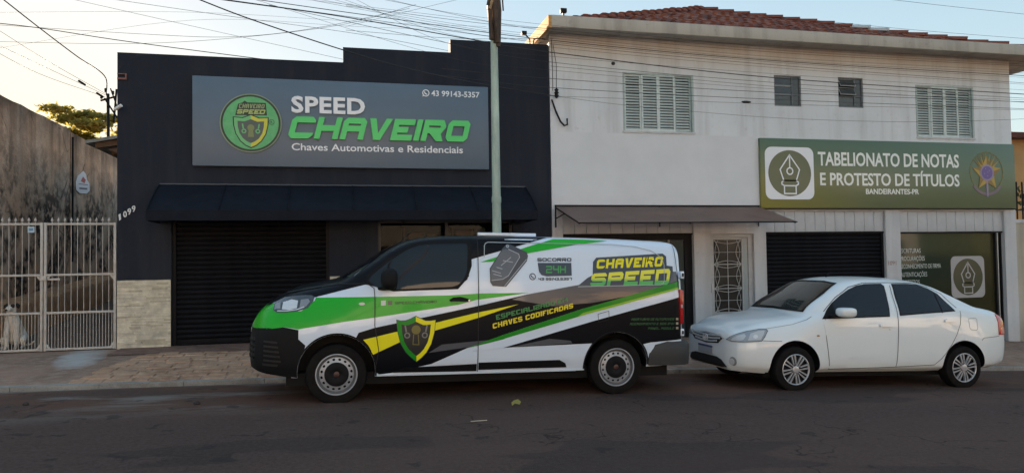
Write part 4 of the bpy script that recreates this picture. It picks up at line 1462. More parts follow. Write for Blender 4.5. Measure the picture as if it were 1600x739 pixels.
# ---- bits on the wall
ins = thing('wall_insulator', 'black rack insulator with hanging cable on the white wall corner', 'insulator', (4.08, -.06, 4.85))
V, F = lathe_geo([(.012, -.10), (.03, -.08), (.045, -.05), (.025, -.02), (.05, 0), (.025, .03), (.045, .06), (.012, .09)], 12, 'z', (4.08, -.09, 4.84))
mesh('insulator_body', V, F, BLACKM, ins, True)
tube('bracket', [(4.08, -.005, 4.84), (4.08, -.09, 4.84)], .012, BLACKM, ins)
tube('hanging_cable', [(4.0, -.03, 4.72), (4.06, -.05, 4.52), (4.16, -.05, 4.30), (4.24, -.05, 4.22), (4.30, -.05, 4.24), (4.30, -.04, 4.36)], .018, BLACKM, ins)
tubes('thin_cable', [([(4.03, -.01, 4.9), (4.03, -.02, 5.3), (4.02, -.01, 5.9)], .006), ([(4.10, -.01, 4.9), (4.11, -.02, 5.4), (4.05, -.01, 5.8)], .005)], BLACKM, ins)
ln = thing('flood_light', 'small black floodlight on top of the eave corner', 'light', (4.05, -.64, 6.16))
box('lamp_housing', 4.00, 4.12, -.72, -.64, 6.20, 6.28, BLACKM, ln, .008)
box('lamp_bracket', 4.045, 4.075, -.70, -.64, 6.157, 6.20, BLACKM, ln)
ft = thing('roof_floodlight', 'small black floodlight above the dark parapet beside the sunlit eave', 'light', (3.55, .15, 5.8))
tube('stem', [(3.62, .12, 5.80), (3.62, .12, 5.92), (3.52, .05, 5.98)], .014, BLACKM, ft)
box('lamp_housing', 3.43, 3.53, -.02, .06, 5.97, 6.04, BLACKM, ft, .008)
tube('loop_cable', [(3.68, .12, 5.80), (3.70, .12, 5.92), (3.82, .12, 5.97), (3.93, .12, 5.93)], .016, mat('brown cable', (.09, .03, .02), .6), ft)

# ---- right neighbour: low wall, fence, sunlit house side
nb = thing('orange_house', 'plain orange sided house beyond the white building', 'house', (20, 8, 0))
ORW = mat('orange render', (0.50, 0.30, 0.13), 0.85, var=0.15, vs=1)
panel('side_wall', 17.6, 30, -1.5, 4.75, 3.0, 0.3, [], ORW, nb)
box('wall', 17.6, 17.9, 3.3, 16, -1.5, 4.75, ORW, nb)
mesh('roof', [(17.4, 2.6, 4.75), (31, 2.6, 4.75), (31, 17, 6.3), (17.4, 17, 6.3), (17.4, 2.6, 4.9), (31, 2.6, 4.9), (31, 17, 6.45), (17.4, 17, 6.45)], BOXF, TILE2, nb)
pw = thing('low_wall', 'pale low wall carrying dark fence bars at the right edge', 'wall', (16.5, .1, -.4))
box('wall', 14.98, 20, .05, .25, -1.2, 2.30, m_render('cream wall', (.50, .46, .38), (.25, .22, .18)), pw)
box('coping', 14.96, 20.02, .02, .28, 2.30, 2.38, GREYP, pw)
for i in range(9):
    x = 15.15 + i * .16
    tube('fence_bar', [(x, .15, 2.38), (x, .15, 3.25)], .018, BLACKM, pw, 6)
tube('fence_rail', [(15.0, .15, 2.6), (17, .15, 2.6)], .015, BLACKM, pw)
LEAF = mat('shrub leaf', (0.035, 0.055, 0.02), 0.55, var=.4, vs=6, transl=.3)
def leafy(name, label, cat, base, blobs, n, size, seed, trunk, group=None, m=LEAF):
    t = thing(name, label, cat, base, group)
    r2 = random.Random(seed)
    V, F = [], []
    for i in range(n):
        c, rad = blobs[r2.randrange(len(blobs))]
        while True:
            d = Vector((r2.uniform(-1, 1), r2.uniform(-1, 1), r2.uniform(-1, 1)))
            if d.length < 1:
                break
        d = d * (0.45 + 0.55 * r2.random())
        p = Vector(c) + Vector((d.x * rad[0], d.y * rad[1], d.z * rad[2]))
        a = Vector((r2.uniform(-1, 1), r2.uniform(-1, 1), r2.uniform(-.6, .6))).normalized()
        b = a.cross(Vector((r2.uniform(-1, 1), r2.uniform(-1, 1), r2.uniform(-1, 1)))).normalized()
        s = size * r2.uniform(.6, 1.3)
        k = len(V)
        V += [p - a * s, p + b * s * .4, p + a * s, p - b * s * .4]
        F.append((k, k + 1, k + 2, k + 3))
    mesh('crown', V, F, m, t)
    tubes('trunk', trunk, mat('bark', (.07, .05, .035), .9, var=.4, vs=12), t, 7)
    return t
leafy('shrub', 'dark leafy shrub behind the low wall at the right edge', 'shrub', (15.6, .6, -.3), [((15.75, .35, 2.9), (.4, .3, .5)), ((15.5, -.1, 2.05), (.28, .2, .14)), ((15.95, .3, 2.3), (.3, .3, .6))], 420, .075, 5, [([(15.7, .5, -.4), (15.65, .45, 1.6), (15.75, .35, 3.1)], .03)])
# iron grille and pots at the foot of the right end
gf = thing('iron_grille', 'dark low iron grille with plants at the right end of the pavement', 'fence', (15.6, -.5, -.4))
box('rail', 15.0, 17.2, -.52, -.48, .15, .19, BLACKM, gf)
box('rail', 15.0, 17.2, -.52, -.48, -.36, -.32, BLACKM, gf)
for i in range(15):
    tube('bar', [(15.02 + i * .15, -.5, -.48), (15.02 + i * .15, -.5, .3)], .012, BLACKM, gf, 5)
leafy('bush', 'low dark bush behind the iron grille at the right end', 'bush', (15.6, -.2, -.4), [((15.4, -.25, -.1), (.35, .2, .3)), ((16.1, -.2, -.05), (.4, .2, .3))], 350, .07, 8, [([(15.4, -.25, -.5), (15.4, -.25, .1)], .02), ([(16.1, -.2, -.5), (16.1, -.2, .1)], .02)])

# ---- street pole in front of the shops
pl_ = thing('street_pole', 'green grey steel street pole wrapped with brown cables at its top', 'pole', (2.29, -2.8, .15))
POLE = mat('weathered green steel', (0.34, 0.43, 0.37), 0.55, var=.35, vs=5, stretch=(1, 1, .25), bump=.15)
V, F = lathe_geo([(.075, .1), (.070, 1.5), (.062, 3.6), (.055, 4.95), (.05, 6.6)], 14, 'z', (2.285, -2.8, 0))
mesh('shaft', V, F, POLE, pl_, True)
V, F = lathe_geo([(.071, 2.50), (.074, 2.52), (.074, 2.58), (.068, 2.60)], 14, 'z', (2.285, -2.8, 0))
mesh('band', V, F, POLE, pl_, True)
BRN = mat('brown sheathing', (.085, .05, .03), .7, var=.5, vs=10, var_col=(.03, .02, .015))
TAN = mat('tan sheathing', (.34, .21, .11), .7, var=.4, vs=10)
for k, (pts, r, mm) in enumerate([([(2.24, -2.87, 4.95), (2.20, -2.88, 5.45), (2.26, -2.87, 5.8), (2.46, -2.87, 6.3)], .045, BRN), ([(2.31, -2.87, 4.9), (2.30, -2.88, 5.4), (2.25, -2.88, 5.7), (2.22, -2.87, 6.3)], .05, BRN),
                               ([(2.20, -2.90, 5.4), (2.28, -2.91, 5.65), (2.37, -2.90, 5.95), (2.42, -2.88, 6.3)], .026, TAN), ([(2.34, -2.86, 4.85), (2.36, -2.86, 5.4), (2.33, -2.87, 5.75), (2.38, -2.86, 6.3)], .034, BRN), ([(2.24, -2.86, 5.0), (2.25, -2.86, 5.4), (2.235, -2.88, 5.7)], .016, TAN), ([(2.42, -2.86, 5.4), (2.405, -2.86, 5.65), (2.36, -2.86, 5.8)], .012, BRN)]):
    tube('wrapped_cable', pts, r, mm, pl_, 7)
# ---- service mast on the left
ms_ = thing('service_mast', 'dark service mast with insulators at the left side of the shop', 'mast', (-4.66, 3.0, 4.0))
tube('post', [(-4.65, 3.0, 4.05), (-4.66, 3.0, 5.2)], .03, BLACKM, ms_)
tube('arm', [(-4.80, 3.0, 5.05), (-4.50, 3.0, 5.15)], .02, BLACKM, ms_)
for (a, b) in ((-4.78, 5.08), (-4.70, 5.22), (-4.56, 5.17)):
    V, F = lathe_geo([(.008, 0), (.028, .02), (.018, .04), (.03, .065), (.012, .09)], 9, 'z', (a, 2.98, b))
    mesh('insulator', V, F, BLACKM, ms_, True)
tubes('strut', [([(-4.55, 3.0, 4.6), (-4.50, 3.0, 5.30)], .02), ([(-4.48, 2.98, 4.7), (-4.72, 2.98, 5.1)], .018), ([(-4.60, 2.95, 5.3), (-4.45, 2.95, 4.85)], .014)], BLACKM, ms_)
for i, (x, y, z) in enumerate(((-5.055, 2.70, 5.335), (-4.793, 2.93, 5.15))):
    o = tube('line_clamp', [(x - .05, y - .05, z + .035), (x + .05, y + .05, z - .03)], .022, BLACKM)
    tag(o, ['dark clamp on the upper wire left of the service mast', 'dark clamp on the lower wire close to the service mast'][i], 'clamp', 'wire clamps by the mast')
# ---- background tree over the old wall
TL = mat('backlit leaf', (0.16, 0.14, 0.03), 0.6, var=.4, vs=2, transl=.5)
r2 = random.Random(12)
bl = []
for k in range(46):
    x = r2.uniform(-13.4, -8.0)
    z = 7.65 + r2.uniform(-.9, .75) - abs(x + 11.3) * .13
    bl.append(((x, 22 + r2.uniform(-1.5, 1.5), z), (r2.uniform(.6, 1.3), .9, r2.uniform(.14, .30))))
leafy('tree', 'flat crowned tree glowing behind the stained wall', 'tree', (-11, 22, 0), bl, 10000, .14, 9,
      [([(-11, 22, -.5), (-10.8, 22, 4), (-10.9, 22, 6.5)], [.3, .22, .12]), ([(-10.8, 22, 4.5), (-12.2, 21.8, 6.6), (-13.0, 21.8, 7.4)], [.15, .09, .04]), ([(-10.8, 22, 5), (-9.6, 22, 6.6), (-8.9, 22, 7.2)], [.14, .08, .04]), ([(-10.9, 22, 6), (-11.3, 22, 7.6), (-11.6, 22, 8)], [.1, .06, .03])], m=TL)
WIRES = [
   ('power line crossing in front of the white upper storey, highest of the bundle', 0.008, [(-1.74, -2.7, 5.44), (0.65, -2.7, 5.24), (3.2, -2.7, 5.04), (7.35, -2.7, 4.9), (12.84, -2.7, 4.87)]),
   ('power line crossing in front of the white upper storey, second from the eave', 0.005, [(-1.76, -2.55, 5.43), (0.66, -2.55, 5.23), (3.25, -2.55, 5.03), (7.45, -2.55, 4.87), (13.01, -2.55, 4.77)]),
   ('thick dark bundled cable sloping past the upper shutters to the small windows', 0.011, [(-1.66, -2.4, 5.46), (0.1, -2.4, 5.31), (1.99, -2.4, 5.08), (3.29, -2.4, 4.94), (7.27, -2.4, 4.7), (13.18, -2.4, 4.6)]),
   ('power line crossing in front of the white upper storey, just above the left shutter top', 0.005, [(-0.96, -2.8, 5.29), (1.58, -2.8, 4.88), (3.17, -2.8, 4.67), (7.01, -2.8, 4.51), (12.7, -2.8, 4.42)]),
   ('power line crossing the upper third of the left louvred shutter', 0.006, [(1.5, -2.7, 4.52), (3.19, -2.7, 4.44), (7.07, -2.7, 4.37), (12.82, -2.7, 4.39)]),
   ('power line crossing the middle of the left louvred shutter', 0.006, [(1.52, -2.5, 4.47), (3.25, -2.5, 4.35), (7.19, -2.5, 4.3), (13.05, -2.5, 4.31)]),
   ('thin cable from the wall insulator towards the right small window', 0.004, [(4.04, -0.12, 4.77), (5.92, -1.0, 4.57), (8.14, -1.7, 4.41), (13.17, -2.4, 4.32)]),
   ('thin sagging cable from the wall insulator below the small windows', 0.004, [(4.04, -0.12, 4.77), (5.22, -0.6, 4.54), (6.44, -1.1, 4.35), (8.2, -1.6, 4.17), (10.43, -2.1, 4.08), (12.23, -2.4, 4.12), (13.04, -2.5, 4.17)]),
   ('thin telephone line close under the eave of the white building', 0.004, [(0.68, -2.3, 5.65), (3.32, -2.3, 5.31), (7.63, -2.3, 5.17), (13.32, -2.3, 5.18)]),
   ('faint lower telephone line between the two small windows', 0.004, [(3.14, -2.9, 4.58), (7.2, -2.9, 4.41), (12.58, -2.9, 4.32)]),
   ('heavy service drop cable falling across the dark parapet to the wall insulator', 0.013, [(-1.9, -3.2, 5.2), (-1.21, -2.7, 5.1), (0.05, -2.0, 4.93), (1.17, -1.4, 4.83), (2.59, -0.7, 4.79), (4.04, -0.12, 4.77)]),
   ('paired cable from the left frame edge sinking behind the dark parapet', 0.012, [(-6.77, 2.5, 6.42), (-5.77, 2.5, 6.35), (-4.2, 2.5, 6.17), (-1.67, 2.5, 5.94), (-0.79, 2.5, 5.88)]),
   ('thin wire arching up to the right above the dark parapet', 0.006, [(-6.98, 3.0, 6.52), (-3.99, 3.0, 6.48), (-2.22, 3.0, 6.52), (-0.54, 3.0, 6.8), (1.57, 3.0, 7.38)]),
   ('thin sagging wire low over the left end of the dark parapet', 0.006, [(-7.4, 4.0, 6.44), (-4.41, 4.0, 6.55), (-2.06, 4.0, 6.83), (0.16, 4.0, 7.26), (1.82, 4.0, 7.83)]),
   ('straight thin wire running down to the middle parapet step', 0.006, [(-4.59, 2.0, 6.87), (-2.25, 2.0, 6.65), (0.4, 2.0, 6.42), (2.46, 2.0, 6.14)]),
   ('faint thin wire running down to the lower parapet edge', 0.005, [(-5.33, 2.2, 6.91), (-2.89, 2.2, 6.46), (-0.06, 2.2, 5.95), (0.4, 2.2, 5.87)]),
   ('thick black cable from the top left corner down to the service mast', 0.016, [(-6.02, 1.2, 6.58), (-5.59, 2.0, 6.22), (-5.12, 2.6, 5.85), (-4.73, 3.0, 5.57), (-4.69, 3.0, 5.16)]),
   ('thin wire reaching the service mast, uppermost of three', 0.006, [(-6.34, 1.5, 6.17), (-5.58, 2.3, 5.68), (-4.71, 3.0, 5.2)]),
   ('thin wire reaching the service mast, middle of three', 0.006, [(-6.34, 1.5, 5.84), (-5.58, 2.3, 5.53), (-4.71, 3.0, 5.17)]),
   ('thin wire reaching the service mast, lowest of three', 0.006, [(-6.34, 1.5, 5.72), (-5.69, 2.3, 5.4), (-4.71, 3.0, 5.13)]),
   ('lone wire across the blue sky above the right end of the eave', 0.008, [(15.82, 6.0, 9.72), (19.17, 6.0, 9.61), (23.28, 6.0, 9.51)]),
   ('wire grazing the tiled roof and running off to the right', 0.008, [(14.1, 9.0, 10.04), (17.42, 9.0, 9.93), (21.23, 9.0, 9.84), (26.82, 9.0, 9.79)]),
   ('thin wire across the pale sky above the tall parapet step', 0.005, [(0.11, -2.0, 5.62), (2.33, -2.0, 5.47), (3.48, -2.0, 5.45)]),
   ('thin wire passing just over the tall parapet step to the eave', 0.005, [(0.12, -0.3, 5.77), (2.07, -0.3, 5.73), (3.99, -0.3, 5.83)]),
   ('thin wire rising to the right behind the street pole', 0.005, [(0.15, 3.0, 6.88), (1.57, 3.0, 7.32), (3.05, 3.0, 7.77)]),
   ('thin telephone line over the white upper storey, second down from the eave', 0.0032, [(-0.91, -2.3, 5.6), (1.66, -2.3, 5.45), (3.32, -2.3, 5.35), (7.63, -2.3, 5.21), (13.33, -2.3, 5.21)]),
   ('thin telephone line over the white upper storey, third down from the eave', 0.0032, [(-0.54, -2.39, 5.59), (1.65, -2.39, 5.32), (3.29, -2.39, 5.21), (7.56, -2.39, 5.06), (13.21, -2.39, 5.06)]),
   ('thin telephone line over the white upper storey, fifth down from the eave', 0.0032, [(-0.27, -2.48, 5.58), (1.63, -2.48, 5.19), (3.27, -2.48, 5.08), (7.5, -2.48, 4.94), (13.1, -2.48, 4.9)]),
   ('thin telephone line over the white upper storey, sixth down from the eave', 0.0032, [(-0.08, -2.57, 5.56), (1.62, -2.57, 5.09), (3.24, -2.57, 4.97), (7.43, -2.57, 4.82), (12.99, -2.57, 4.74)]),
   ('thin telephone line over the white upper storey, seventh down from the eave', 0.0032, [(0.15, -2.66, 5.54), (1.6, -2.66, 4.92), (3.21, -2.66, 4.8), (7.37, -2.66, 4.69), (12.87, -2.66, 4.61)]),
   ('thin telephone line over the white upper storey, eighth down from the eave', 0.0032, [(-1.31, -2.75, 5.41), (1.59, -2.75, 4.68), (3.18, -2.75, 4.56), (7.3, -2.75, 4.41), (12.76, -2.75, 4.41)]),
   ('thin telephone line over the white upper storey, first down from the eave', 0.0032, [(0.51, -2.84, 5.5), (1.58, -2.84, 5.33), (3.16, -2.84, 5.23), (7.26, -2.84, 5.08), (12.69, -2.84, 5.09)]),
   ('thin telephone line over the white upper storey, fourth down from the eave', 0.0032, [(-0.69, -2.93, 5.39), (1.57, -2.93, 5.11), (3.13, -2.93, 5.0), (7.19, -2.93, 4.85), (12.57, -2.93, 4.85)]),
   ('upper of two faint wires high over the left end of the shop sign', 0.004, [(-7.83, 5.0, 7.37), (-3.41, 5.0, 7.65), (0.48, 5.0, 7.66), (3.75, 5.0, 7.72)]),
   ('lower of two faint wires high over the left end of the shop sign', 0.004, [(-7.82, 5.0, 6.5), (-3.41, 5.0, 7.46), (0.48, 5.0, 7.53), (3.75, 5.0, 7.59)]),
]

def smooth_path(P, n=8):
    P = [Vector(p) for p in P]
    out = []
    for i in range(len(P) - 1):
        a, b = P[i], P[i + 1]
        p0 = P[i - 1] if i > 0 else a * 2 - b
        p3 = P[i + 2] if i + 2 < len(P) else b * 2 - a
        for k in range(n):
            t = k / n
            out.append(0.5 * ((2 * a) + (b - p0) * t + (2 * p0 - 5 * a + 4 * b - p3) * t * t + (3 * a - p0 - 3 * b + p3) * t ** 3))
    out.append(P[-1])
    return out
WIREM = mat('cable black', (.02, .02, .02), .6)
for lab, r, P in WIRES:
    tag(tube('overhead_wire', smooth_path(P), r * .72, WIREM, None, 5), lab, 'wire', 'overhead wires along the street')
o = blob('wire_splice', (4.35, -2.4, 4.81), (.035, .03, .03), WIREM, None, 8)
tag(o, 'round black splice on the thick cable beside the eave corner', 'splice')
o = blob('wire_splice', (7.05, -1.9, 4.38), (.10, .03, .022), WIREM, None, 8)
tag(o, 'flat black splice on the wire left of the first small window', 'splice')

# ================================================================== vehicles: lofted shells, projected panels
def pchip(xs, ys, x):
    xs, ys = np.array(xs, float), np.array(ys, float)
    h = np.diff(xs)
    d = np.diff(ys) / h
    m = np.zeros(len(xs))
    for i in range(1, len(xs) - 1):
        if d[i - 1] * d[i] > 0:
            w1, w2 = 2 * h[i] + h[i - 1], h[i] + 2 * h[i - 1]
            m[i] = (w1 + w2) / (w1 / d[i - 1] + w2 / d[i])
    m[0], m[-1] = d[0], d[-1]
    k = np.clip(np.searchsorted(xs, x) - 1, 0, len(h) - 1)
    t = (x - xs[k]) / h[k]
    return (2 * t**3 - 3 * t**2 + 1) * ys[k] + (t**3 - 2 * t**2 + t) * h[k] * m[k] + (-2 * t**3 + 3 * t**2) * ys[k + 1] + (t**3 - t**2) * h[k] * m[k + 1]

def section_curve(pts, m=6):
    """round off a half section (bottom centre -> top centre); first corner stays crisp"""
    P = [Vector((a, b)) for a, b in pts]
    out = [P[0], P[0].lerp(P[1], .5)]
    Q = P[1:] + [Vector((-P[-2].x, P[-2].y))]
    for i in range(len(Q) - 2):
        a, b = Q[i], Q[i + 1]
        p0 = Q[i - 1] if i > 0 else a * 2 - b
        p3 = Q[i + 2]
        for k in range(m):
            t = k / m
            out.append(0.5 * ((2 * a) + (b - p0) * t + (2 * p0 - 5 * a + 4 * b - p3) * t * t + (3 * a - p0 - 3 * b + p3) * t ** 3))
    out.append(P[-1])
    return out

def loft(stations, dx=0.045, m=6):
    """stations: [(x, [(y, z) * K])] -> closed shell verts, faces"""
    X = [s[0] for s in stations]
    K = len(stations[0][1])
    xs = sorted(set([round(v, 4) for v in np.arange(X[0], X[-1], dx)] + [round(v, 4) for v in X]))
    xs = np.array([v for v in xs])
    C = np.zeros((len(xs), K, 2))
    for k in range(K):
        for c in range(2):
            C[:, k, c] = pchip(X, [s[1][k][c] for s in stations], xs)
    rings = []
    for i, x in enumerate(xs):
        half = section_curve([tuple(C[i, k]) for k in range(K)], m)
        ring = [(x, -p.x, p.y) for p in half] + [(x, p.x, p.y) for p in half[-2:0:-1]]
        rings.append(ring)
    n = len(rings[0])
    V = [v for r in rings for v in r]
    F = []
    for i in range(len(rings) - 1):
        for k in range(n):
            F.append((i * n + k, (i + 1) * n + k, (i + 1) * n + (k + 1) % n, i * n + (k + 1) % n))
    F.append(tuple(range(n)))
    F.append(tuple((len(rings) - 1) * n + k for k in range(n - 1, -1, -1)))
    return V, F

def cut_arches(V, F, cyl):
    """open the wheel housings: subtract short cylinders from both flanks"""
    def ob(V, F):
        me = bpy.data.meshes.new('tmp')
        me.from_pydata([tuple(v) for v in V], [], F)
        bm = bmesh.new()
        bm.from_mesh(me)
        bmesh.ops.recalc_face_normals(bm, faces=list(bm.faces))
        bm.to_mesh(me)
        bm.free()
        o = bpy.data.objects.new('tmp', me)
        COL.objects.link(o)
        return o
    body = ob(V, F)
    cutters = []
    for (cx, cz, r, y0, y1) in cyl:
        n = 48
        cv = [(cx + r * math.cos(2 * math.pi * k / n), y, cz + r * math.sin(2 * math.pi * k / n)) for y in (y0, y1) for k in range(n)]
        cf = [tuple(range(n)), tuple(range(2 * n - 1, n - 1, -1))] + [(k, n + k, n + (k + 1) % n, (k + 1) % n) for k in range(n)]
        c = ob(cv, cf)
        md = body.modifiers.new('b', 'BOOLEAN')
        md.operation = 'DIFFERENCE'
        md.solver = 'EXACT'
        md.object = c
        cutters.append(c)
    dg = bpy.context.evaluated_depsgraph_get()
    me = bpy.data.meshes.new_from_object(body.evaluated_get(dg))
    for o in cutters + [body]:
        bpy.data.objects.remove(o)
    return me

class Shell:
    """ray target for panels, prints and lamps laid on a vehicle"""
    def __init__(s, me):
        s.V = [v.co.copy() for v in me.vertices]
        s.F = [tuple(p.vertices) for p in me.polygons]
        s.bvh = BVHTree.FromPolygons(s.V, s.F)
    def hit(s, a, b, axis):
        if axis == 'side':
            o, d = Vector((a, -4, b)), Vector((0, 1, 0))
        elif axis == 'front':
            o, d = Vector((-4, a, b)), Vector((1, 0, 0))
        elif axis == 'rear':
            o, d = Vector((9, a, b)), Vector((-1, 0, 0))
        elif axis == 'corner':      # seen from the near front corner; a runs rearwards along the corner
            e = Vector((1, -1, 0)).normalized()
            o, d = e * a + Vector((-3, -3, b)), Vector((1, 1, 0)).normalized()
        else:
            o, d = Vector((a, b, 5)), Vector((0, 0, -1))
        h, nrm, i, _ = s.bvh.ray_cast(o, d)
        if h is None:
            h, nrm, i, _ = s.bvh.find_nearest(o + d * 4)
        if nrm.dot(d) > 0:
            nrm = -nrm
        return h, nrm

def tess(poly):
    tri = tessellate_polygon([[Vector((p[0], p[1], 0)) for p in poly]])
    return list(poly), [tuple(t) for t in tri]

def patch(name, sh, V2, F2, m, parent, off, axis='side', grid=0.07, th=0.0):
    """lay flat (u, v) faces on the shell; th > 0 gives the piece an edge going back into the body"""
    bm = bmesh.new()
    vs = [bm.verts.new((p[0], p[1], 0)) for p in V2]
    for f in F2:
        try:
            bm.faces.new([vs[i] for i in f])
        except ValueError:
            pass
    bmesh.ops.remove_doubles(bm, verts=list(bm.verts), dist=1e-5)
    if grid:
        us = [v.co.x for v in bm.verts]
        ws = [v.co.y for v in bm.verts]
        for k in range(int(math.floor(min(us) / grid)) + 1, int(math.ceil(max(us) / grid))):
            bmesh.ops.bisect_plane(bm, geom=list(bm.verts) + list(bm.edges) + list(bm.faces), plane_co=(k * grid, 0, 0), plane_no=(1, 0, 0))
        for k in range(int(math.floor(min(ws) / grid)) + 1, int(math.ceil(max(ws) / grid))):
            bmesh.ops.bisect_plane(bm, geom=list(bm.verts) + list(bm.edges) + list(bm.faces), plane_co=(0, k * grid, 0), plane_no=(0, 1, 0))
    hits = {}
    for v in bm.verts:
        h, nn = sh.hit(v.co.x, v.co.y, axis)
        hits[v] = (h, nn)
    if th > 0:
        be = [e for e in bm.edges if e.is_boundary]
        low = {}
        for e in be:
            for v in e.verts:
                if v not in low:
                    h, nn = hits[v]
                    low[v] = bm.verts.new(h + nn * (off - th))
        for e in be:
            a, b = e.verts
            bm.faces.new((a, b, low[b], low[a]))
    for v, (h, nn) in hits.items():
        v.co = h + nn * off
    bmesh.ops.recalc_face_normals(bm, faces=list(bm.faces))
    # the front must look outwards
    fc = [f for f in bm.faces]
    s = 0
    for f in fc:
        if all(v in hits for v in f.verts):
            s += f.normal.dot(hits[f.verts[0]][1])
    if s < 0:
        bmesh.ops.reverse_faces(bm, faces=fc)
    return from_bm(name, bm, m, parent, True, 40)

def poly_patch(name, sh, poly, m, parent, off, axis='side', grid=0.07, th=0.0):
    return patch(name, sh, *tess(poly), m, parent, off, axis, grid, th)

def line_patch(name, sh, pts, w, m, parent, off, axis='side', closed=False, grid=0.05):
    dense = []
    n = len(pts)
    for i in range(n if closed else n - 1):
        a, b = pts[i], pts[(i + 1) % n]
        k = max(1, int(math.hypot(b[0] - a[0], b[1] - a[1]) / 0.05))
        dense += [(a[0] + (b[0] - a[0]) * j / k, a[1] + (b[1] - a[1]) * j / k) for j in range(k)]
    if not closed:
        dense.append(pts[-1])
    V, F = stroke_geo(dense, w, closed)
    return patch(name, sh, V, F, m, parent, off, axis, 0)

def text_patch(name, sh, s, quad, m, parent, off, kind='techno', bold=0.0, t=0.2, w=0.78, gap=0.12):
    V, F = techno_geo(s, t, w, gap) if kind == 'techno' else font_geo(s, bold)
    return patch(name, sh, fit_quad(V, quad), F, m, parent, off, 'side', 0)

